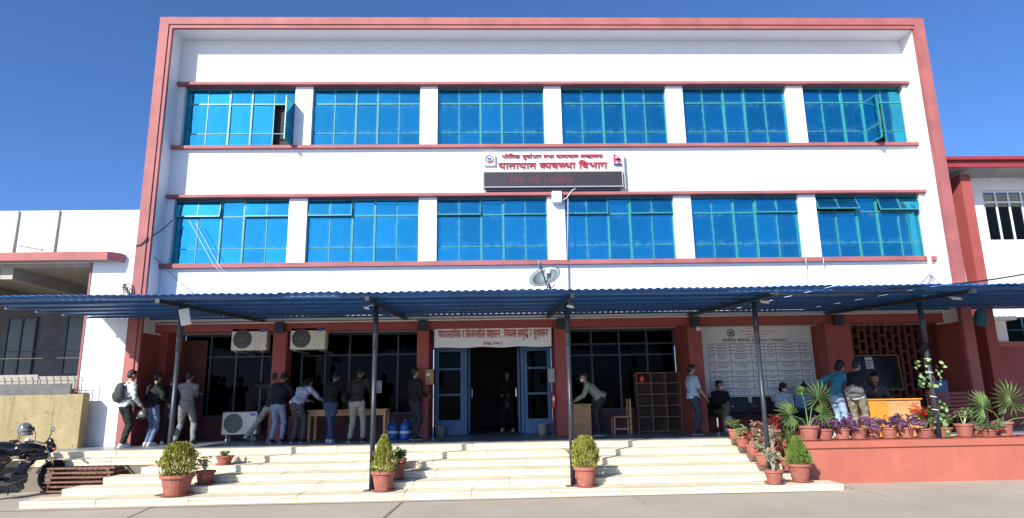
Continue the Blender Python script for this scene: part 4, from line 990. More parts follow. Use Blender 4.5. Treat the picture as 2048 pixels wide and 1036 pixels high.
b = MB(); b.box(-9.2, -8.6, WY - .024, WY - .001, LH, 3.3); b.build('wall_panel', m_dado_shade, bld)
# water jugs
m_tub = mat('olive_tub', (.20, .19, .10), .6, .15)
jg = None
for i, (x, y) in enumerate(((-3.44, .12), (-3.12, .02), (-2.98, .35))):
    if jg is None:
        jg = thing('water_jug', 'large blue water jug on the floor at the end of the writing table', 'water jug', (x, y, LH - .011), group='blue water jugs by the table')
        b = MB(); b.lathe([(.12, 0), (.135, .02), (.135, .10), (.128, .115), (.135, .13), (.135, .21), (.128, .225), (.135, .24), (.135, .32), (.10, .37), (.035, .40), (.032, .45), (.038, .46), (.038, .48), (.01, .48)], 20); b.build('bottle', m_jug, jg, smooth=True)
        b = MB(); b.lathe([(.1362, .14), (.1362, .20)], 20, cap=False); b.v = b.v; b.build('label_band', m_paper, jg)
    else:
        q = clone_tree(jg); q.location = (x, y, LH - .011)
        q['label'] = {1: 'blue water jug standing between two others beside the man by the pillar', 2: 'blue water jug half hidden behind the legs of the man by the pillar'}[i]
# lamp / loudspeaker on the first post, cameras and bulb lamp
sp = thing('horn_speaker_box', 'pale box lamp fixed to the top of the post beside the round golden shrub', 'floodlight', (-6.6, -4.45, 3.0))
p = AY(369, 634, -4.48); Ms = Matrix.Translation((p.x + .02, -4.50, p.z)) @ Matrix.Rotation(RAD(-14), 4, 'Y') @ Matrix.Rotation(RAD(20), 4, 'Z')
b = MB(); b.box(-.085, .085, -.05, .05, -.15, .15, .012, Ms); b.build('housing', m_plastic_w, sp, world=True)
b = MB(); b.tube([(PX[0], -4.37, p.z + .03), (p.x + .02, -4.46, p.z + .03)], .02, 6); b.build('arm', m_steel_dark, sp, world=True)
def cctv(label, px, py, Y, xa):
    p = AY(px, py, Y); t = thing('security_camera', label, 'camera', p)
    b = MB(); b.tube([p + Vector((-.05, .05, .01)), p + Vector((.03, -.04, -.015))], .03, 12, rnd=True); b.build('body', m_plastic_w, t, smooth=True, world=True)
    b = MB(); b.disc(p + Vector((.036, -.048, -.017)) + Vector((.02, -.025, -.004)), .018, (1, -1, -.2), 12); b.build('lens', m_black, t, world=True)
    b = MB(); b.tube([p + Vector((-.03, .03, .02)), Vector((xa, Y + .05, p.z + .06))], .010, 6); b.build('arm', m_plastic_w, t, world=True)
cctv('small white camera at the head of the post by the information board', 1531, 603, -4.35, PX[3] + .05)
cctv('small white camera at the head of the post wrapped with creeper', 1914, 596, -3.85, PX[4] + .05)
cctv('small white camera at the head of the post in front of the brown counter', 1142, 612, -4.43, PX[2] + .05)
cctv('small white camera at the head of the post in front of the water jugs', 735, 615, -4.47, PX[1] - .05)
ll = thing('globe_lamp', 'white bulb lamp on a bracket atop the red pillar by the information board', 'lamp', AY(1397, 656, -.18))
p = AY(1397, 657, -.18); b = MB(); b.ball(p, .065, 12); b.build('globe', m_plastic_w, ll, smooth=True, world=True)
b = MB(); b.tube([p + Vector((0, 0, .06)), p + Vector((0, .02, .16)), p + Vector((0, .12, .18))], .014, 6); b.build('bracket', m_steel_dark, ll, world=True)
# ================================================================ people
def remesh(mb, voxel, name, m, parent, wrinkle=0.0, wscale=9.0, smooth_it=2):
    me = bpy.data.meshes.new('tmp'); me.from_pydata(mb.v, [], mb.f); o = bpy.data.objects.new('tmp', me); sc.collection.objects.link(o)
    r = o.modifiers.new('r', 'REMESH'); r.mode = 'VOXEL'; r.voxel_size = voxel; r.use_smooth_shade = True
    s = o.modifiers.new('s', 'SMOOTH'); s.factor = .5; s.iterations = smooth_it
    ob = o; ob.name = name; ob.parent = parent; RQ.append((ob, m, wrinkle, wscale, name)); return ob
RQ = []
def flush():
    """evaluate all queued voxel skins at once and freeze them to plain meshes"""
    dg = bpy.context.evaluated_depsgraph_get(); dg.update()
    got = [bpy.data.meshes.new_from_object(o.evaluated_get(dg)) for o, *_ in RQ]
    for (o, m, wr, ws, name), nm in zip(RQ, got):
        if wr:
            n = len(nm.vertices); c = np.empty(n * 3, np.float32); nm.vertices.foreach_get('co', c); c = c.reshape(-1, 3)
            nr = np.empty(n * 3, np.float32); nm.vertex_normals.foreach_get('vector', nr); nr = nr.reshape(-1, 3); k = np.zeros(n, np.float32)
            for amp, fq in ((1.0, 1.0), (.7, 1.7), (.5, 2.9), (.35, 4.6)):
                for _ in range(2):
                    d = np.array([U(-1, 1), U(-1, 1), U(-1.6, 1.6)]); e = np.array([U(-1, 1), U(-1, 1), U(-1, 1)])
                    k += amp * .5 * np.sin(c @ d * ws * fq * 3 + U(0, 6) + 1.5 * np.sin(c @ e * ws * fq * 2 + U(0, 6)))
            c = c + nr * (k * wr * .6)[:, None]; nm.vertices.foreach_set('co', c.astype(np.float32).ravel())
        nm.name = name; nm.materials.clear(); nm.materials.append(m)
        n = len(nm.polygons); nm.polygons.foreach_set('use_smooth', [True] * n); nm.polygons.foreach_set('material_index', [0] * n)
        o.modifiers.clear(); old = o.data; o.data = nm; bpy.data.meshes.remove(old)
    RQ.clear()
def ik(a, t, l1, l2, pole):
    a, t, pole = Vector(a), Vector(t), Vector(pole); d = t - a; L = d.length
    if L > (l1 + l2) * .998: d = d * ((l1 + l2) * .998 / L); L = d.length; t = a + d
    u = d.normalized(); x = (l1 * l1 - l2 * l2 + L * L) / (2 * L); h = math.sqrt(max(1e-6, l1 * l1 - x * x))
    p = pole - u * pole.dot(u); p.normalize(); return a + u * x + p * h, t
SK = {}
def cloth(col, rough=.85, pattern=0.0):
    k = (tuple(col), pattern)
    if k not in SK: SK[k] = mat('cloth_%d' % len(SK), col, rough, .12 + pattern, 14 if not pattern else 40, .25, 120, coords='obj')
    return SK[k]
m_skin = mat('skin', (.36, .20, .13), .5, .06, 12, coords='obj')
m_hair = mat('black_hair', (.010, .009, .009), .45, .3, 60, .4, 200, coords='obj')
m_eyew = mat('eye', (.05, .04, .035), .2)
m_lips = mat('lips', (.26, .09, .08), .5)
m_mask = mat('white_mask', (.75, .77, .78), .7, .03)
m_shoew = mat('white_shoes', (.62, .64, .66), .5, .1, 20, coords='obj')
m_shoeb = mat('dark_shoes', (.025, .025, .028), .5, .1)
m_sole = mat('pale_sole', (.55, .55, .53), .6)
def person(label, loc, yaw, H=1.68, pel=(0, 0, .93), lean=0, lat=0, head=(0, 0), hl=None, hr=None, fl=None, fr=None, top=(.1, .1, .1), sleeve=1.0, bottom=(.05, .06, .1), shoe=None, hair='short', pole_l=None, pole_r=None, kn=(0, 1, .1), mask=False, pattern=0.0, group=None, extra=None, collar=None, seated=False, hem=.10):
    t = thing('person', label, 'person', loc, yaw, group, H / 1.70)
    pel = Vector(pel); sp = Matrix.Rotation(RAD(lat), 3, 'Y') @ (Matrix.Rotation(-RAD(lean), 3, 'X') @ Vector((0, 0, 1)))
    fw = Vector((0, 1, 0)); bw = (Matrix.Rotation(-RAD(lean), 3, 'X') @ fw)      # chest normal
    rt = Vector((1, 0, 0)); rt = (rt - sp * rt.dot(sp)).normalized()
    chest, neck = pel + sp * .33, pel + sp * .50
    hd = (Matrix.Rotation(-RAD(lean * .55 + head[0]), 3, 'X') @ Vector((0, 0, 1)))
    hR = (Matrix.Rotation(RAD(head[1]), 3, 'Z') @ Matrix.Rotation(-RAD(lean * .55 + head[0]), 3, 'X'))
    hc = neck + sp * .045 + hd * .125
    sl, sr = neck - sp * .055 - rt * .175, neck - sp * .055 + rt * .175
    hl = Vector(hl) if hl is not None else Vector((-.25, .06, .84)); hr = Vector(hr) if hr is not None else Vector((.25, .06, .84))
    el, hl = ik(sl, hl, .285, .255, pole_l or (-.5, -1, -.2)); er, hr = ik(sr, hr, .285, .255, pole_r or (.5, -1, -.2))
    hipl, hipr = pel - rt * .09 - Vector((0, 0, .03)), pel + rt * .09 - Vector((0, 0, .03))
    fl = Vector(fl) if fl is not None else Vector((-.11, 0, .085)); fr = Vector(fr) if fr is not None else Vector((.11, -.02, .085))
    kl, fl = ik(hipl, fl, .43, .425, kn); kr, fr = ik(hipr, fr, .43, .425, kn)
    # --- skin: head, neck, arms and hands in one surface
    b = MB(); HM = hR.to_4x4()
    def hp(x, y, z): return hc + hR @ Vector((x, y, z))
    b.ball(hp(0, -.008, .028), (.074, .094, .088), 16, HM); b.ball(hp(0, .018, -.045), (.058, .070, .070), 14, HM); b.ball(hp(0, .055, -.085), (.030, .026, .024), 10, HM)
    b.tube([hp(0, .086, .012), hp(0, .108, -.030)], [.010, .016], 8, rnd=True)
    b.ball(hp(0, .078, .022), (.05, .018, .013), 10, HM); b.ball(hp(0, .078, -.062), (.024, .014, .010), 10, HM)
    for s in (-1, 1): b.ball(hp(.076 * s, -.01, -.01), (.012, .022, .032), 8, HM); b.ball(hp(.040 * s, .062, -.018), (.022, .018, .022), 8, HM)
    b.tube([hc + hd * -.07 - bw * .0, neck - sp * .04], [.050, .058], 12, rnd=True)
    b.tube([sl + rt * .06, sr - rt * .06], .05, 10, rnd=True); b.tube([neck - sp * .02, pel + sp * .1], .07, 10, rnd=True)
    for S_, E_, W_, s in ((sl, el, hl, -1), (sr, er, hr, 1)):
        b.tube([S_, E_], [.046, .038], 10, rnd=True); b.tube([E_, E_.lerp(W_, .35), W_], [.038, .040, .026], 10, rnd=True)
        d = (W_ - E_).normalized(); side = d.cross(Vector((0, 0, 1)));
        side = side.normalized() if side.length > .1 else Vector((1, 0, 0)); nn = side.cross(d)
        P0 = W_ + d * .05; b.ball(P0, (.038, .052, .016), 10, Matrix((side, d, nn)).transposed().to_4x4())
        for i, (o_, L_) in enumerate(((-.029, .062), (-.010, .076), (.010, .072), (.028, .056))):
            r0 = P0 + side * o_ + d * .036; r1 = r0 + d * L_ * .55 - nn * .006 * (i + 1); r2 = r1 + d * L_ * .38 - nn * .020
            b.tube([r0 - d * .02, r0, r1, r2], [.009, .009, .0082, .007], 7, rnd=True)
        ts = side * (-s); b.tube([P0 - d * .028 + ts * .028, P0 + ts * .052 + d * .005, P0 + ts * .058 + d * .032], [.012, .010, .008], 7, rnd=True)
    for K_, F_ in ((kl, fl), (kr, fr)): b.tube([K_.lerp(F_, .3), F_ - Vector((0, 0, .02))], [.05, .036], 10, rnd=True); b.tube([pel, (kl + kr) / 2 if False else K_, K_.lerp(F_, .35)], [.06, .045, .045], 8, rnd=True)
    remesh(b, .0085, 'body', m_skin, t, 0, smooth_it=1)
    for s in (-1, 1):
        e = MB(); e.ball(hp(.031 * s, .080, .004), (.0105, .006, .006), 8, HM); e.build('eye', m_eyew, t, smooth=True)
    if not mask: e = MB(); e.ball(hp(0, .086, -.062), (.023, .008, .005), 8, HM); e.build('mouth', m_lips, t, smooth=True)
    else:
        e = MB(); e.ball(hp(0, .050, -.055), (.060, .060, .045), 14, HM); remesh(e, .009, 'mask', m_mask, t, 0)
    # --- hair
    b = MB(); b.ball(hp(0, -.022, .048), (.083, .094, .085), 14, HM); b.ball(hp(0, -.052, -.005), (.074, .062, .075), 12, HM); b.ball(hp(0, .03, .085), (.062, .06, .038), 10, HM)
    if hair == 'bun': b.ball(hp(0, -.06, .14), (.04, .04, .045), 10, HM)
    if hair == 'full': b.ball(hp(0, -.02, .05), (.105, .11, .10), 12, HM); b.ball(hp(0, -.06, -.05), (.095, .07, .09), 12, HM)
    if hair == 'long': b.tube([hp(0, -.06, .0), hp(0, -.10, -.15), hp(0, -.11, -.26)], [.075, .07, .03], 10, rnd=True)
    remesh(b, .012, 'hair', m_hair, t, .006, 40, 1)
    # --- top
    b = MB(); RM = Matrix((rt, (sp.cross(rt)), sp)).transposed().to_4x4()
    b.ball(pel + sp * .07, (.170, .125, .16), 14, RM); b.ball(pel + sp * .20, (.160, .120, .17), 14, RM); b.ball(chest, (.185, .130, .155), 14, RM)
    b.tube([sl, neck - sp * .03, sr], [.068, .085, .068], 12, rnd=True)
    b.tube([pel - sp * (hem - .05), pel + sp * .1], [.172, .16], 16) if not seated else None
    for S_, E_, W_ in ((sl, el, hl), (sr, er, hr)):
        e2 = S_.lerp(E_, min(1, sleeve * 2)); b.tube([S_, S_.lerp(e2, .5), e2], [.071, .066, .058], 12, rnd=True)
        if sleeve > .5: b.tube([E_, E_.lerp(W_, (sleeve - .5) * 1.9)], [.057, .043], 12, rnd=True)
    remesh(b, .015, 'top', cloth(top, pattern=pattern), t, .012, 9, 3)
    if collar: b = MB(); b.tube([neck - sp * .035, neck + sp * .025], [.085, .068], 16); remesh(b, .012, 'collar', cloth(collar), t, .004)
    # --- trousers
    b = MB(); b.ball(pel - Vector((0, 0, .01)), (.160, .122, .14), 14, RM if lean < 20 else None); b.ball(pel - fw * .03 - Vector((0, 0, .05)), (.150, .11, .12), 12)
    for h, K_, F_ in ((hipl, kl, fl), (hipr, kr, fr)):
        b.tube([h, h.lerp(K_, .5), K_], [.098, .085, .068], 12, rnd=True); b.tube([K_, K_.lerp(F_, .4), F_ + (K_ - F_).normalized() * .02], [.069, .066, .056], 12, rnd=True)
    remesh(b, .015, 'trousers', cloth(bottom), t, .011, 8, 3)
    for F_, K_ in ((fl, kl), (fr, kr)):
        shin = (F_ - K_).normalized(); fwd = Vector((0, 1, 0)); fwd = (fwd - shin * fwd.dot(shin)); fwd.normalize()
        if abs(F_.z - .085) < .05: fwd = Vector((0, 1, 0)); dn = Vector((0, 0, -1))
        else: dn = shin
        b = MB(); hl_ = F_ + dn * .035 - fwd * .045; b.tube([hl_, F_ + dn * .03 + fwd * .04, F_ + dn * .045 + fwd * .13, F_ + dn * .05 + fwd * .17], [.040, .046, .040, .028], 10, rnd=True); b.tube([F_, F_ + dn * .03], .043, 10, rnd=True)
        so = remesh(b, .012, 'shoe', shoe or m_shoeb, t, 0)
        s2 = MB(); q = Matrix((fwd.cross(-dn), fwd, -dn)).transposed().to_4x4(); s2.box(-.043, .043, -.085, .205, -.083, -.066, .008, Matrix.Translation(F_) @ q); s2.build('sole', m_sole, so)
    t['_'] = 0; del t['_']
    return t, dict(hc=hc, hR=hR, neck=neck, sp=sp, rt=rt, pel=pel, hl=hl, hr=hr, chest=chest, bw=bw)
def backpack(t, J, col, depth=.17):
    b = MB(); RM = Matrix((J['rt'], J['sp'].cross(J['rt']), J['sp'])).transposed().to_4x4(); c = J['chest'] - J['bw'] * .20 - J['sp'] * .06
    b.ball(c, (.15, .10, .22), 14, RM); b.ball(c - J['sp'] * .1, (.155, .115, .14), 12, RM); b.ball(c - J['bw'] * .07 - J['sp'] * .08, (.11, .06, .11), 10, RM)
    bp_ = remesh(b, .014, 'backpack', cloth(col), t, .006, 10)
    for s in (-1, 1):
        m = MB(); m.tube([J['neck'] - J['sp'] * .02 + J['rt'] * .10 * s - J['bw'] * .09, J['neck'] + J['rt'] * .10 * s + J['sp'] * .035, J['chest'] + J['rt'] * .13 * s + J['bw'] * .14, J['chest'] + J['rt'] * .15 * s - J['sp'] * .16 + J['bw'] * .02, c + J['rt'] * .13 * s - J['sp'] * .15], .02, 8); m.build('strap', cloth(col), bp_, smooth=True)
BLK = (.006, .006, .008); JEAN = (.11, .17, .29); DJEAN = (.03, .055, .12)
Z = LH - .011
random.seed(31)
# yaw 0 = facing the building
t, J = person('person in pale grey hoodie with dark backpack by the red corner pillar', (-9.40, -.98, Z), RAD(-35), 1.72, hl=(-.20, .22, 1.0), hr=(.24, .22, .92), fl=(-.10, .06, .085), fr=(.13, -.06, .085), top=(.50, .53, .55), bottom=BLK, shoe=m_shoew, head=(8, 0), collar=(.20, .38, .55), lean=6)
backpack(t, J, (.035, .04, .045))
hw = t.matrix_basis @ (Vector(J['hr']) + Vector((.02, .05, -.14))) if False else None
helmet('dark patterned helmet held by the person with the backpack', (-9.0, -.95, Z + .72), .115, m_hdark, RAD(70))
person('person in black jacket and blue jeans standing just past the one with the backpack', (-9.02, -.52, Z), RAD(-20), 1.66, hl=(-.15, .30, 1.05), hr=(.15, .30, 1.05), fl=(-.09, .0, .085), fr=(.13, -.10, .085), top=(.007, .007, .009), bottom=JEAN, shoe=m_shoew, lean=5, head=(12, 0))
person('person in dark jumper partly hidden behind the first canopy post', (-8.72, -.30, Z), RAD(20), 1.60, hl=(-.12, .28, 1.0), hr=(.15, .30, 1.0), top=(.008, .008, .012), bottom=(.01, .011, .014), shoe=m_shoew, lean=4, head=(15, 0))
person('person in grey shirt and grey trousers standing legs apart with folded arms, back turned', (-8.30, -.35, Z), RAD(4), 1.70, hl=(.10, .24, 1.17), hr=(-.10, .26, 1.15), pole_l=(-1, -.1, -.6), pole_r=(1, -.1, -.6), fl=(-.21, 0, .085), fr=(.21, -.03, .085), pel=(0, 0, .91), top=(.21, .20, .20), sleeve=.42, bottom=(.17, .17, .18), head=(10, 0))
person('person in pale trousers leaning sideways on the red pillar', (-6.80, .05, Z), RAD(-12), 1.70, pel=(.42, .05, .88), lat=4, hl=(-.02, .28, 1.42), hr=(.60, .3, 1.15), fl=(-.20, -.05, .085), fr=(.36, .08, .085), top=(.02, .02, .025), bottom=(.27, .26, .22), shoe=m_shoew, head=(5, 0))
person('person in black jacket and light blue jeans bending to the writing table', (-6.10, -.45, Z), RAD(-10), 1.66, lean=18, hl=(-.10, .45, 1.12), hr=(.18, .48, 1.08), fl=(-.12, .0, .085), fr=(.12, .04, .085), top=(.007, .007, .010), bottom=(.20, .27, .38), shoe=m_shoeb, head=(25, 0))
person('person in pale lavender shirt and charcoal jeans bent far over the writing table', (-5.60, -.62, Z), RAD(-22), 1.66, pel=(0, -.02, .92), lean=40, hl=(-.12, .66, .98), hr=(.25, .70, .98), fl=(-.10, .05, .085), fr=(.12, .12, .085), top=(.40, .42, .56), sleeve=.9, bottom=(.05, .052, .06), shoe=m_shoeb, head=(30, 0), hair='long')
person('person in black top and dark blue jeans standing with ankles crossed at the table', (-4.80, -.66, Z), RAD(-8), 1.68, lean=24, hl=(-.16, .55, 1.02), hr=(.16, .55, 1.02), fl=(.10, -.12, .085), fr=(-.06, .08, .085), top=BLK, bottom=DJEAN, shoe=m_shoew, head=(25, 0))
t, J = person('person in dark olive jacket and khaki trousers with a black shoulder bag at the table', (-4.18, -.68, Z), RAD(-5), 1.74, lean=16, hl=(-.14, .50, 1.08), hr=(.18, .52, 1.06), fl=(-.14, .0, .085), fr=(.15, .05, .085), top=(.020, .017, .014), bottom=(.30, .30, .23), shoe=m_shoeb, head=(25, 0))
b = MB(); b.ball(Vector((-.26, -.06, 1.0)), (.09, .16, .13), 12); bg = remesh(b, .013, 'shoulder_bag', cloth(BLK), t, .006, 12)
b = MB(); b.tube([(-.27, -.05, 1.1), (-.2, -.02, 1.3), (-.1, .06, 1.48), (.1, .1, 1.4)], .015, 8); b.build('strap', cloth(BLK), bg)
person('person all in black standing by the red pillar and the wooden box', (-2.86, -.25, Z), RAD(-50), 1.70, hl=(-.16, .22, 1.02), hr=(.14, .26, 1.04), fl=(-.11, .02, .085), fr=(.12, -.06, .085), top=(.007, .007, .009), bottom=(.022, .024, .034), shoe=m_shoeb, head=(0, 0))
person('person in dark clothes and white shoes standing inside the entrance', (-.52, 2.75, Z), RAD(165), 1.68, hl=(-.14, .24, 1.05), hr=(.14, .24, 1.05), fl=(-.17, 0, .085), fr=(.15, .03, .085), top=BLK, bottom=BLK, shoe=m_shoew)
person('guard in grey green shirt bent over the brown counter', (1.64, -.08, Z), RAD(84), 1.68, pel=(0, -.10, .93), lean=46, hl=(-.12, .56, .86), hr=(.16, .54, .84), fl=(-.11, -.02, .085), fr=(.11, -.14, .085), top=(.23, .25, .20), sleeve=.92, bottom=(.02, .02, .024), head=(-18, 0), mask=True)
person('person in blue and white patterned shirt and dark trousers beside the pigeonhole shelf', (3.98, -.32, Z), RAD(-78), 1.66, hl=(-.20, .10, .86), hr=(.24, .22, .90), fl=(-.11, .06, .085), fr=(.12, -.08, .085), top=(.36, .48, .60), sleeve=.40, pattern=.38, bottom=(.04, .045, .065), collar=(.04, .09, .22), head=(4, 0))
kw = dict(pel=(0, 0, .52), seated=True, kn=(0, 1, 1))
person('seated person in black jacket with white mask and crossed legs on the metal seats', (5.02, .82, Z), RAD(186), 1.70, hl=(-.10, .30, .66), hr=(.12, .34, .68), fl=(.10, .56, .36), fr=(.08, .42, .085), top=(.009, .009, .011), bottom=(.16, .14, .10), shoe=m_shoew, mask=True, head=(0, 38), lean=8, **kw)
person('seated person with full dark hair, mask and pale blue top on the metal seats', (6.72, .80, Z), RAD(170), 1.58, hl=(-.14, .28, .66), hr=(.10, .32, .66), fl=(-.10, .44, .085), fr=(.12, .46, .085), top=(.40, .52, .60), sleeve=.9, bottom=(.03, .03, .035), shoe=m_shoeb, mask=True, hair='full', head=(6, 50), lean=12, **kw)
person('seated person with hair bun and blue shirt looking down on the metal seats', (7.22, .78, Z), RAD(178), 1.58, hl=(-.10, .32, .62), hr=(.10, .34, .62), fl=(-.10, .48, .085), fr=(.12, .44, .085), top=(.16, .30, .50), sleeve=.9, bottom=(.03, .035, .05), shoe=m_shoeb, hair='bun', head=(22, 0), lean=14, **kw)
person('person in teal top and pale jeans standing hand on hip at the orange desk', (6.50, -2.30, Z), RAD(-70), 1.66, lean=22, hl=(-.20, -.02, 1.04), pole_l=(-1, -.4, .3), hr=(.18, .50, 1.0), fl=(-.10, .0, .085), fr=(.12, -.04, .085), top=(.03, .20, .26), sleeve=.9, bottom=(.25, .36, .52), shoe=m_shoew, head=(10, 0), hair='full')
t, J = person('person in black jacket and khaki trousers bending over the orange desk and pointing', (6.72, -2.72, Z), RAD(-42), 1.72, pel=(0, -.02, .92), lean=34, hl=(-.05, .55, .98), hr=(.22, .72, 1.02), fl=(-.11, .0, .085), fr=(.12, .05, .085), top=(.008, .008, .010), bottom=(.20, .19, .13), shoe=m_shoeb, head=(5, -10))
b = MB(); b.tube([(-.12, -.12, .95), (.0, -.17, 1.02), (.13, -.12, .96)], [.07, .09, .07], 10, rnd=True); b.tube([(-.14, -.10, .9), (.0, -.14, .86), (.14, -.10, .9)], [.05, .06, .05], 10, rnd=True); remesh(b, .014, 'tied_jacket', cloth((.09, .09, .095)), t, .012, 14)
b = MB(); b.tube([(-.13, -.05, .86), (0, -.12, .83), (.13, -.05, .86)], .055, 10, rnd=True); remesh(b, .014, 'shirt_tail', m_mask, t, .008, 12)
person('person in dark grey shirt seated behind the orange desk', (7.75, -1.62, Z), RAD(175), 1.70, hl=(-.22, .30, .80), hr=(.2, .32, .80), fl=(-.12, .42, .085), fr=(.12, .4, .085), top=(.06, .06, .065), bottom=(.03, .03, .035), lean=10, head=(15, 0), **{**kw, 'pel': (0, 0, .60)})
st_ = thing('stool', 'low stool under the person seated behind the orange desk', 'stool', (7.75, -1.64, LH))
b = MB(); b.box(7.57, 7.93, -1.79, -1.45, LH + .40, LH + .44, .01); b.build('seat', m_wood, st_, world=True)
for x in (7.6, 7.9):
    for y in (-1.76, -1.48): b = MB(); b.box(x - .02, x + .02, y - .02, y + .02, LH - .011, LH + .399); b.build('leg', m_wood, st_, world=True)
# ================================================================ potted plants
def fol(name, col, rough=.55, var=.3): 
    m = mat(name, col, rough, var, 25, coords='obj', objrand=.12); b = m.node_tree.nodes['Principled BSDF']
    b.inputs['Subsurface Weight'].default_value = 0.0; return m
m_thuja = fol('golden_thuja', (.25, .26, .040)); m_thuja2 = fol('green_thuja', (.13, .21, .035)); m_green = fol('green_leaf', (.05, .13, .03)); m_pale = fol('pale_green_leaf', (.22, .30, .12)); m_aloe = fol('aloe_leaf', (.11, .17, .08))
m_purple = fol('purple_leaf', (.13, .055, .12)); m_redleaf = fol('red_leaf', (.36, .07, .05)); m_poin = fol('scarlet_bract', (.62, .03, .03)); m_palm = fol('palm_leaf', (.13, .21, .07)); m_cream = fol('cream_leaf', (.42, .40, .22)); m_varieg = fol('variegated_leaf', (.36, .38, .26)); m_dkleaf = fol('dark_green_leaf', (.03, .08, .025)); m_stem = mat('plant_stem', (.10, .075, .04), .8)
POTS = {}
def pot(t, r, h, saucer=True):
    key = (round(r, 3), round(h, 3))
    if key not in POTS:
        b = MB(); b.lathe([(r * .66, 0), (r * .70, .01), (r * .93, h * .82), (r * .93, h * .83), (r * 1.04, h * .835), (r * 1.06, h * .85), (r * 1.06, h * .97), (r * 1.03, h), (r * .92, h), (r * .88, h * .9), (.01, h * .88)], 22)
        b.f = [f for f in b.f if len(f) == 4] + [tuple(range(22))[::-1]]
        o = b.build('pot', m_terra, t, smooth=False); s = MB(); s.lathe([(r * .9, h * .86), (.01, h * .89)], 16); so = s.build('soil', m_soil, t)
        a = MB(); a.lathe([(r * .75, -.012), (r * 1.02, .004), (r * 1.05, .016), (r * .98, .016), (r * .9, .006), (.01, .004)], 20); sa = a.build('saucer', m_terra, t)
        POTS[key] = (o, so, sa)
        for q in (o, so, sa): q.location.z = .013
    else:
        for q in POTS[key]: c = clone(q, t); c.rotation_euler.z = U(0, 6)
def fmesh(kind, r, H):
    """leaf geometry around origin at soil level"""
    b = MB()
    if kind in ('thuja', 'thuja_cone'):
        n = 2300
        for _ in range(n):
            z = random.random() ** .8 * H
            prof = (math.sqrt(max(.02, 1 - ((z / H - .40) / .62) ** 2)) if kind == 'thuja' else (1.03 - z / H) ** .8 * min(1, .75 + z / H * 2))
            lump = 1 + .22 * math.sin(6 * z / H * 3.1 + 1.3) * math.sin(3.1 * z * 7)
            a = U(0, 6.283); rr = r * prof * (.60 + .42 * random.random() ** .5) * (1 + .16 * math.sin(a * 5 + z * 17) + .12 * math.sin(a * 3 - z * 29)) * (1 if lump > 0 else 1)
            p = Vector((math.cos(a) * rr, math.sin(a) * rr, z)); d = Vector((math.cos(a) * .55, math.sin(a) * .55, 1 + U(-.3, .4))) + Vector((U(-.3, .3), U(-.3, .3), 0))
            b.leaf(p, d, U(.045, .085), U(.016, .028), Vector((math.cos(a + U(-1, 1)), math.sin(a + U(-1, 1)), .2)))
        b.tube([(0, 0, -.02), (0, 0, H * .5)], [.02, .006], 6)
    elif kind == 'bush':
        for k in range(11):
            a = U(0, 6.283); tip = Vector((math.cos(a) * r * U(.3, .95), math.sin(a) * r * U(.3, .95), H * U(.45, .95))); b.tube([(0, 0, -.02), tip * .5 + Vector((0, 0, .05)), tip], [.008, .006, .003], 5)
            for _ in range(15):
                p = tip * U(.45, 1.02); a2 = U(0, 6.283); b.leaf(p, (math.cos(a2), math.sin(a2), U(-.1, .8)), U(.06, .11), U(.03, .05), (0, 0, 1), .15)
    elif kind == 'spiky':
        for _ in range(26):
            a = U(0, 6.283); e = U(.35, 1.4); d = Vector((math.cos(a), math.sin(a), e)).normalized(); L = H * U(.7, 1.15)
            m = d * L * .55; tip = m + Vector((d.x, d.y, d.z * .25)) * L * .45; s = Vector((-math.sin(a), math.cos(a), 0)) * .016
            b.add([s * 1.2, m + s, tip, m - s, s * -1.2], [(0, 1, 3, 4), (1, 2, 3)])
    elif kind == 'purple':
        for _ in range(95):
            a = U(0, 6.283); rr = r * 1.5 * math.sqrt(random.random()); z = H * (.75 - .55 * (rr / (r * 1.5)) ** 2) * U(.5, 1.1)
            b.leaf((math.cos(a) * rr * .75, math.sin(a) * rr * .75, z), (math.cos(a + U(-.8, .8)), math.sin(a + U(-.8, .8)), U(-.2, .9)), U(.12, .21), U(.022, .034), (U(-.5, .5), U(-.5, .5), 1), .35)
        for _ in range(12): a = U(0, 6.283); b.tube([(0, 0, 0), (math.cos(a) * r * .5, math.sin(a) * r * .5, H * .4), (math.cos(a) * r, math.sin(a) * r, H * .5)], .006, 4)
    elif kind == 'stalky':
        for k in range(5):
            a = U(0, 6.283); tip = Vector((math.cos(a) * r * U(.2, .8), math.sin(a) * r * U(.2, .8), H * U(.6, 1))); b.tube([(0, 0, -.02), tip * .6, tip], [.010, .007, .005], 5)
            for _ in range(12): a2 = U(0, 6.283); b.leaf(tip - Vector((0, 0, U(0, .12))), (math.cos(a2), math.sin(a2), U(-.3, .6)), U(.08, .15), U(.03, .05), (0, 0, 1), .2)
    return b
FOL = {}
def plant(label, px, py, Y, Zb, r, h, kind, fr, fH, m, group=None, name='potted_plant', sx=0, variant=0, m2=None):
    p = AY(px, py, Y); t = thing(name, label, 'potted plant', (p.x + sx, Y, Zb), U(0, 6.28), group)
    pot(t, r, h)
    key = (kind, round(fr, 2), round(fH, 2), variant)
    if key not in FOL: FOL[key] = fmesh(kind, fr, fH)
    o = FOL[key].build('foliage', m, t, kind='stuff'); o.location.z = h * .88 + .013
    if m2 is not None:
        c = fmesh('bush' if kind != 'spiky' else 'spiky', fr * .9, fH * .9).build('flowers' if m2 in (m_poin,) else 'young_foliage', m2, t, kind='stuff'); c.location.z = h * .9 + (fH * .35 if m2 is m_poin else .0)
    return t
random.seed(77)
Z1 = LH - 5 * ST; Z2_ = Z1 + ST; Z3_ = Z2_ + ST; Z4_ = Z3_ + ST; Z5_ = Z4_ + ST
Y1, Y2_, Y3_, Y4_, Y5_ = [YL - TR * k - .0 for k in (4.55, 3.6, 2.6, 1.6, .6)]
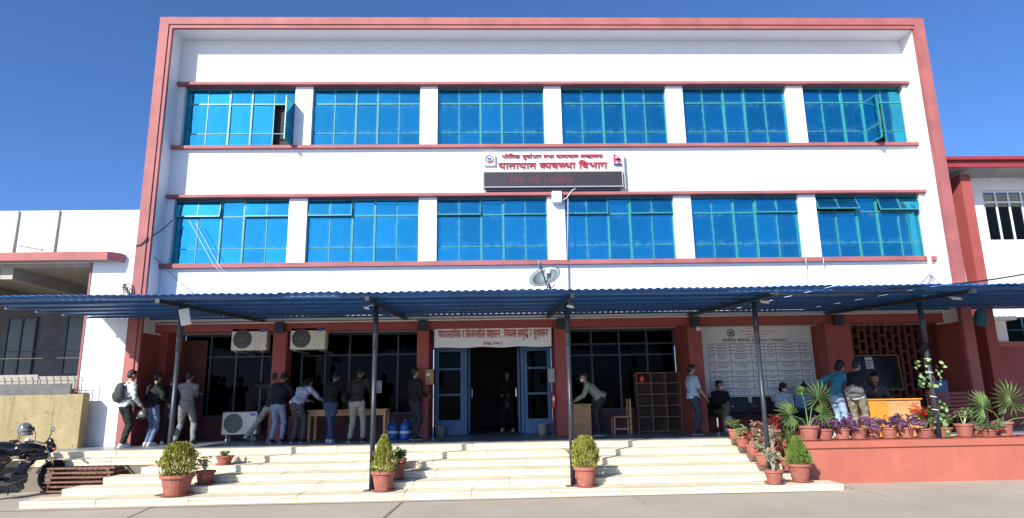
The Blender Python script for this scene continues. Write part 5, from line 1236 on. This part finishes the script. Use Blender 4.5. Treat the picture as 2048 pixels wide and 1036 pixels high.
plant('round golden shrub in a large pot under the post with the box lamp', 352, 985, -4.45, Z1, .27, .34, 'thuja', .27, .54, m_thuja, name='potted_shrub')
plant('pointed golden shrub in a pot at the foot of the post before the jugs', 766, 980, -4.45, Z1, .205, .33, 'thuja_cone', .22, .60, m_thuja, name='potted_shrub')
plant('oval golden shrub in a pot under the post before the brown counter', 1172, 968, -4.45, Z1, .205, .33, 'thuja', .215, .52, m_thuja, variant=1, name='potted_shrub')
plant('bright green shrub in a big pot on a saucer against the planter wall corner', 1601, 957, -4.40, Z1, .205, .30, 'thuja_cone', .22, .47, m_thuja2, variant=1, name='potted_shrub')
plant('small terracotta pot with white edged leaves on the steps beside the round golden shrub', 411, 945, -3.95, Z2_, .17, .22, 'stalky', .16, .28, m_varieg)
plant('small pot of spiky aloe on the steps beside the round golden shrub', 449, 924, -3.05, Z4_, .165, .16, 'spiky', .2, .26, m_aloe)
plant('slim terracotta pot with dark leafy plant on the step behind the pointed golden shrub', 796, 940, -3.90, Z2_, .135, .27, 'bush', .2, .40, m_green)
plant('smaller pot on a higher step behind the slim pot with dark leafy plant', 801, 922, -3.40, Z3_, .12, .20, 'bush', .12, .14, m_dkleaf)
plant('pot of thin spiky leaves half hidden behind the tall golden shrub', 1160, 945, -3.92, Z2_, .13, .22, 'spiky', .2, .66, m_aloe, variant=1)
# the stair cluster by the planter
for k, (px, y, z, lab, kind, fr, fH, m) in enumerate((
    (1474, -2.42, Z5_ + ST, 'topmost terracotta pot of bushy light green leaves at the porch edge', 'bush', .20, .22, m_pale),
    (1488, -2.92, Z5_, 'terracotta pot with small upright green plant one step below the porch edge', 'stalky', .14, .26, m_pale),
    (1507, -3.42, Z4_, 'terracotta pot with reddish white leaves on the third step below the porch', 'stalky', .2, .34, m_varieg),
    (1525, -3.94, Z3_ - .0, 'terracotta pot with cream flecked leaves on the fourth step below the porch', 'bush', .18, .26, m_varieg))):
    plant(lab, px, 900, y, z if k else LH, .155, .21, kind, fr, fH, m, variant=k + 2, m2=(m_redleaf if k == 2 else None))
plant('lowest small pot with twisted variegated plant at the foot of the post by the planter', 1549, 960, -4.62, Z1, .165, .22, 'stalky', .22, .40, m_varieg, variant=7)
plant('terracotta pot with bare stems and few leaves just behind the bright green shrub', 1578, 935, -3.95, Z2_, .16, .23, 'stalky', .16, .62, m_green, variant=8)
plant('tall pot with cream speckled bush on the steps beside the post by the planter', 1548, 925, -3.40, Z3_, .17, .28, 'bush', .24, .50, m_varieg, variant=9)
plant('terracotta pot with white and orange leaves on the top step beside the post', 1517, 880, -2.90, Z5_, .16, .20, 'stalky', .18, .36, m_varieg, variant=10, m2=m_redleaf)
plant('large pot full of pinkish red leaves on the top step beside the post', 1552, 868, -2.85, Z5_, .21, .34, 'bush', .22, .36, m_redleaf, variant=11)
plant('pot of mixed green and red leaves standing beside the large pinkish red one', 1577, 868, -2.90, Z5_ + .08, .16, .24, 'spiky', .22, .46, m_green, variant=12, m2=m_redleaf)
# the row on the planter wall
ry = -3.62
plant('small pot of pale green leaves at the corner of the planter wall', 1588, 880, -3.35, PZ - .05, .15, .20, 'bush', .2, .28, m_pale, variant=13)
plant('dark leafed pot squeezed beside the first palm on the planter wall', 1603, 880, -3.45, PZ - .04, .15, .20, 'bush', .2, .30, m_dkleaf, variant=14)
pur = None
for k, px in enumerate((1649, 1685, 1718, 1779, 1812)):
    lab = ['purple leafed plant in a pot beside the first palm on the planter wall', 'purple leafed plant in a pot before the legs at the orange desk', 'large purple leafed plant in a pot before the left edge of the orange desk', 'purple leafed plant in a pot before the middle of the orange desk', 'purple leafed plant in a pot beside the scarlet poinsettia'][k]
    plant(lab, px, 870, ry + (.0 if k < 3 else .02), PZ, [.17, .15, .165, .165, .165][k], .20, 'purple', [.2, .16, .22, .2, .2][k], [.30, .24, .36, .30, .36][k], m_purple, variant=k, group='purple plants on the planter wall')
plant('pot with a spiky cream variegated plant in front of the orange desk', 1747, 870, -3.55, PZ, .145, .19, 'spiky', .2, .48, m_cream, variant=3)
plant('poinsettia with scarlet bracts in a pot beside the slatted bench', 1851, 870, ry, PZ, .18, .17, 'stalky', .26, .42, m_green, variant=5, m2=m_poin)
plant('pot of small green leaves between the poinsettia and the creeper post', 1886, 870, ry, PZ, .18, .18, 'bush', .28, .32, m_pale, variant=6)
plant('wide pot with yellow green broad leaves next to the creeper post', 1930, 868, ry + .05, PZ, .17, .24, 'stalky', .22, .36, m_pale, variant=15)
plant('small pot of fine green leaves between the yellow green plant and the big palm', 1957, 868, ry + .1, PZ, .13, .19, 'bush', .22, .40, m_green, variant=16)
plant('shallow bowl of trailing brown green leaves beside the big palm', 1978, 868, ry - .05, PZ, .17, .13, 'purple', .2, .26, m_aloe, variant=17)
# fan palms
def fan(b, c, d, up, R, n=18, spread=2.5):
    d = Vector(d).normalized(); s = d.cross(Vector(up)).normalized(); nrm = s.cross(d)
    out = []
    for i in range(n):
        a = -spread + 2 * spread * i / (n - 1); dd = d * math.cos(a) + s * math.sin(a); L = R * (1 - .22 * abs(a / spread) ** 2) * U(.9, 1.05)
        w_ = dd.cross(nrm).normalized() * .017; m = Vector(c) + dd * L * .6 + nrm * .02; tip = Vector(c) + dd * L - nrm * .05 - Vector((0, 0, .06 * L))
        out.append(([Vector(c), m + w_, tip, m - w_], [(0, 1, 2), (0, 2, 3)]))
    for v, f in out: b.add(v, f)
def palm(label, px, Y, Zb, fronds, r=.19, h=.27):
    p = AY(px, 860, Y); t = thing('potted_palm', label, 'potted plant', (p.x, Y, Zb)); pot(t, r, h)
    for (dx, dz, dy, R, fd) in fronds:
        c = Vector((dx, dy, h + dz)); s = MB(); s.tube([(0, 0, h * .85), (dx * .4, dy * .4, h + dz * .65), c], [.011, .008, .006], 6); st2 = s.build('leaf_stalk', m_palm, t)
        b = MB(); fan(b, c, fd, (.15, -1, .25), R); b.build('frond', m_palm, st2)
palm('fan palm in a pot between dark leaves and purple plants on the planter wall', 1618, -3.72, PZ, ((.22, .52, -.05, .40, (.2, -.1, 1)), (-.38, .22, -.1, .36, (-1, -.2, .25)), (-.02, .66, .1, .12, (0, 0, 1)), (.28, .22, .0, .30, (1, -.2, -.1))))
palm('big fan palm in a terracotta pot at the far end of the planter wall', 2007, -3.62, PZ, ((-.42, .30, -.1, .40, (-.5, -.1, .8)), (.20, .44, .0, .46, (.45, -.1, .9)), (.52, .10, -.1, .36, (.9, -.2, -.1)), (.02, .30, -.15, .26, (-.2, -.4, .6))), .18, .27)
# creeper on the fifth post
cr = thing('creeper', 'leafy green creeper climbing the post that stands on the planter wall', 'creeper', (PX[4], PYB[4], PZ))
b = MB(); pts = [(PX[4] + .062 * math.cos(a), PYB[4] + .062 * math.sin(a), PZ + .02 + 1.55 * i / 60) for i, a in enumerate([i * .28 for i in range(61)])]; b.tube(pts, .007, 5)
pts2 = [(PX[4] + .062 * math.cos(a), PYB[4] + .062 * math.sin(a), PZ + 1.5 + .55 * i / 20) for i, a in enumerate([i * .35 for i in range(21)])]; b.tube(pts2, .005, 5); b.build('vine', m_stem, cr, world=True)
random.seed(9)
for i in range(64):
    hgt = random.choice([U(.05, .75), U(1.0, 1.5), U(1.0, 1.5)]); sd = random.choice([1, 1, 1, -1]) if hgt < .8 else random.choice([-1, 1]); ext = U(.05, .17) if hgt < .8 else U(.05, .36 if sd < 0 else .24)
    p = Vector((PX[4] + sd * ext, PYB[4] + U(-.12, .02), PZ + hgt)); b = MB(); a = U(0, 6.28)
    d = Vector((math.cos(a), U(-.5, .1), U(-.9, .3))).normalized(); s = d.cross(Vector((U(-.4, .4), -1, .3))).normalized(); L = U(.06, .10)
    b.add([p, p + d * L * .3 + s * L * .42, p + d * L * .65 + s * L * .30, p + d * L, p + d * L * .65 - s * L * .30, p + d * L * .3 - s * L * .42], [(0, 1, 2, 3), (0, 3, 4, 5)]); b.build('leaf', m_pale if i % 2 else m_green, cr, world=True)
for z in (2.02, 2.28, 1.55, 1.30):
    b = MB(); b.ring((PX[4], PYB[4], z), .055, .008, (.2, 0, 1), 16, 6); b.build('tie', m_paper, cr, world=True)

# ================================================================ motorcycles, grates
m_bikeblk = mat('black_gloss_paint', (.012, .012, .014), .18, .1, coat=.6); m_bikewht = mat('white_gloss_paint', (.65, .66, .66), .25, .05, coat=.5); m_engine = mat('engine_alloy', (.10, .10, .105), .4, .25, 20, metal=.6); m_lens = mat('clear_lens', (.55, .57, .6), .08, 0); m_amber = mat('amber_lens', (.65, .18, .02), .2)
def motorcycle(label, loc, yaw, paint, accent):
    t = thing('motorcycle', label, 'motorcycle', loc, yaw)      # local +y forward
    for y, nm in ((-.66, 'wheel'), (.68, 'wheel')):
        b = MB(); b.ring((0, y, .30), .245, .055, (1, 0, 0), 32, 10); wv = b.build(nm, m_rubber, t, smooth=True)
        b = MB(); b.ring((0, y, .30), .195, .016, (1, 0, 0), 28, 6); b.tube([(-.07, y, .30), (.07, y, .30)], .035, 12)
        for k in range(6): a = k * math.pi / 3; b.tube([(0, y, .30), (0, y + .195 * math.cos(a), .30 + .195 * math.sin(a))], .013, 6)
        b.build('rim', m_engine, wv)
        b = MB(); b.ring((.05, y, .30), .10, .008, (1, 0, 0), 24, 4); b.build('brake_disc', m_chrome, wv)
        b = MB(); n = 9; vs = []
        for i in range(n + 1):
            a = RAD(20 + 140 * i / n) if y < 0 else RAD(35 + 130 * i / n)
            for x in (-.075, -.05, .05, .075): vs.append((x, y + .325 * math.cos(a), .30 + (.325 if abs(x) < .06 else .30) * math.sin(a)))
        b.add(vs, [(i * 4 + j, (i + 1) * 4 + j, (i + 1) * 4 + j + 1, i * 4 + j + 1) for i in range(n) for j in range(3)]); b.build('mudguard', paint, t, smooth=True)
    for s in (-.085, .085):
        b = MB(); b.tube([(s, .68, .30), (s, .52, .66), (s, .44, .86)], [.026, .026, .02], 10); b.build('fork', m_chrome, t, smooth=True)
        b = MB(); b.tube([(s * 1.1, -.66, .30), (s * 1.1, -.1, .36)], .022, 8); b.build('swingarm', m_black, t)
        b = MB(); b.tube([(s * 1.3, -.60, .34), (s * 1.3, -.42, .66)], .03, 10); b.build('shock', m_steel_grey, t)
    b = MB(); b.tube([(0, .44, .80), (0, .20, .55), (0, .05, .28), (0, -.18, .30)], .03, 8); b.tube([(0, .42, .84), (0, .0, .78), (0, -.5, .74)], .03, 8); b.build('frame', m_black, t)
    b = MB(); b.box(-.13, .13, -.16, .16, .24, .44, .03); b.tube([(0, .04, .42), (0, .14, .60)], [.10, .09], 12)
    for k in range(5): b.box(-.12, .12, .02 + .02 * k, .17 + .02 * k, .45 + .032 * k, .458 + .032 * k)
    b.build('engine', m_engine, t)
    b = MB(); b.ball((0, .17, .87), (.135, .27, .12), 16, Matrix.Rotation(RAD(-6), 4, 'X')); b.ball((0, .32, .84), (.15, .14, .10), 14); b.ball((0, -.02, .82), (.09, .14, .08), 12); o_ = remesh(b, .015, 'tank', paint, t, 0)
    b = MB(); b.box(-.145, .145, .1, .36, .78, .80); b.tube([(-.16, .38, .72), (-.15, .1, .70)], [.07, .04], 10, rnd=True); b.tube([(.16, .38, .72), (.15, .1, .70)], [.07, .04], 10, rnd=True); remesh(b, .015, 'tank_shroud', accent, t, 0)
    b = MB(); b.ball((0, -.14, .83), (.12, .20, .05), 14); b.ball((0, -.46, .88), (.11, .24, .05), 14); remesh(b, .014, 'seat', m_leather, t, 0)
    b = MB(); b.tube([(0, -.25, .76), (0, -.55, .80), (0, -.86, .93)], [.12, .10, .04], 12, rnd=True); remesh(b, .015, 'tail', paint, t, 0)
    b = MB(); b.ball((0, -.88, .90), (.05, .03, .035), 10); b.build('tail_lamp', m_fire, t, smooth=True)
    b = MB(); b.tube([(.07, -.78, .93), (.10, -.84, .98), (-.10, -.84, .98), (-.07, -.78, .93)], .013, 8); b.build('grab_rail', m_black, t)
    b = MB(); b.box(-.09, .09, -.99, -.985, .58, .72); b.build('number_plate', m_fire, t); b = MB(); b.tube([(0, -.86, .86), (0, -.98, .70)], .02, 6); b.build('plate_bracket', m_black, t)
    b = MB(); b.tube([(.13, .12, .34), (.16, -.2, .26), (.17, -.5, .34), (.17, -.82, .46)], [.022, .024, .05, .055], 12); b.build('exhaust', m_steel_grey, t, smooth=True)
    b = MB(); b.tube([(-.36, .26, .98), (-.22, .36, .99), (-.08, .42, .95), (.08, .42, .95), (.22, .36, .99), (.36, .26, .98)], .013, 8); hb_ = b.build('handlebar', m_black, t, smooth=True)
    for s in (-1, 1):
        b = MB(); b.tube([(.24 * s, .35, .99), (.37 * s, .25, .98)], .02, 8); b.build('grip', m_rubber, hb_)
        b = MB(); b.tube([(.22 * s, .36, 1.0), (.28 * s, .38, 1.14), (.33 * s, .36, 1.20)], .007, 6); b.build('mirror_stem', m_black, hb_)
        b = MB(); b.ball((.36 * s, .36, 1.22), (.075, .012, .045), 12); mo = b.build('mirror', m_black, hb_, smooth=True); b = MB(); b.ball((.36 * s, .349, 1.22), (.066, .005, .038), 12)
        mo2 = clone(mo, hb_); bpy.data.objects.remove(mo2); b.build('mirror_glass', m_chrome, hb_, smooth=True)
        b = MB(); b.ball((.17 * s, .52, .84), (.03, .022, .02), 8); b.build('indicator', m_amber, t, smooth=True)
        b = MB(); b.ball((.14 * s, -.80, .84), (.03, .022, .02), 8); b.build('indicator', m_amber, t, smooth=True)
        b = MB(); b.tube([(.1 * s, -.02, .3), (.24 * s, -.03, .28)], .015, 8); b.build('footrest', m_rubber, t)
    b = MB(); b.ball((0, .55, .86), (.11, .08, .11), 14); b.ball((0, .52, .97), (.10, .06, .08), 12); remesh(b, .014, 'headlamp_cowl', accent, t, 0); b = MB(); b.ball((0, .60, .85), (.075, .045, .07), 14); b.build('headlamp', m_lens, t, smooth=True)
    b = MB(); b.tube([(-.1, -.05, .26), (-.24, .02, .02)], .012, 8); b.build('side_stand', m_black, t)
    return t
motorcycle('black motorcycle parked with its mirror and front pointing at the rusty grates', (-9.98, -3.40, 0), RAD(-30), m_bikeblk, m_bikeblk)
motorcycle('black and white motorcycle parked behind the other with a helmet hung on it', (-10.75, -3.0, 0), RAD(-52), m_bikeblk, m_bikewht)
hp_ = AY(50, 857, -3.0)
helmet('silver and black helmet resting on the white fronted motorcycle', (hp_.x, -3.0, hp_.z - .02), .135, m_hsilver, RAD(-100))
random.seed(4)
for k in range(6):
    z = .03 + .085 * k; t = thing('iron_grate', ['lowest', 'second lowest', 'third from the bottom', 'third from the top', 'second topmost', 'topmost'][k] + ' rusty iron grate of the pile beside the steps', 'grate', (-8.95, -2.72, z), RAD(U(-3, 3)), 'pile of rusty iron grates')
    L, Wd = 1.45 - .03 * k, .80
    for s in (-1, 1): b = MB(); b.box(-L / 2, L / 2, s * Wd / 2 - .018, s * Wd / 2 + .018, 0, .036); b.build('rail', m_rust, t)
    o0 = None
    for i in range(13):
        x = -L / 2 + .02 + (L - .04) * i / 12
        if o0 is None: b = MB(); b.box(-.012, .012, -Wd / 2 + .018, Wd / 2 - .018, .004, .030); q = o0 = b.build('bar', m_rust, t)
        else: q = clone(o0, t)
        q.location.x = x
    if k < 5: b = MB(); b.box(-L / 2 + .1, -L / 2 + .14, -Wd / 2, Wd / 2, .0365, .0845); b.build('spacer', m_rust, t); b = MB(); b.box(L / 2 - .14, L / 2 - .1, -Wd / 2, Wd / 2, .0365, .0845); b.build('spacer', m_rust, t)
rbx = MB(); rbx.tube([AY(165, 975, -3.1), AY(240, 945, -2.5), AY(283, 930, -2.3)], .012, 6); tag(rbx.build('iron_rod', m_rust), 'rusty iron rod lying across the pile of grates', 'rod')

flush()
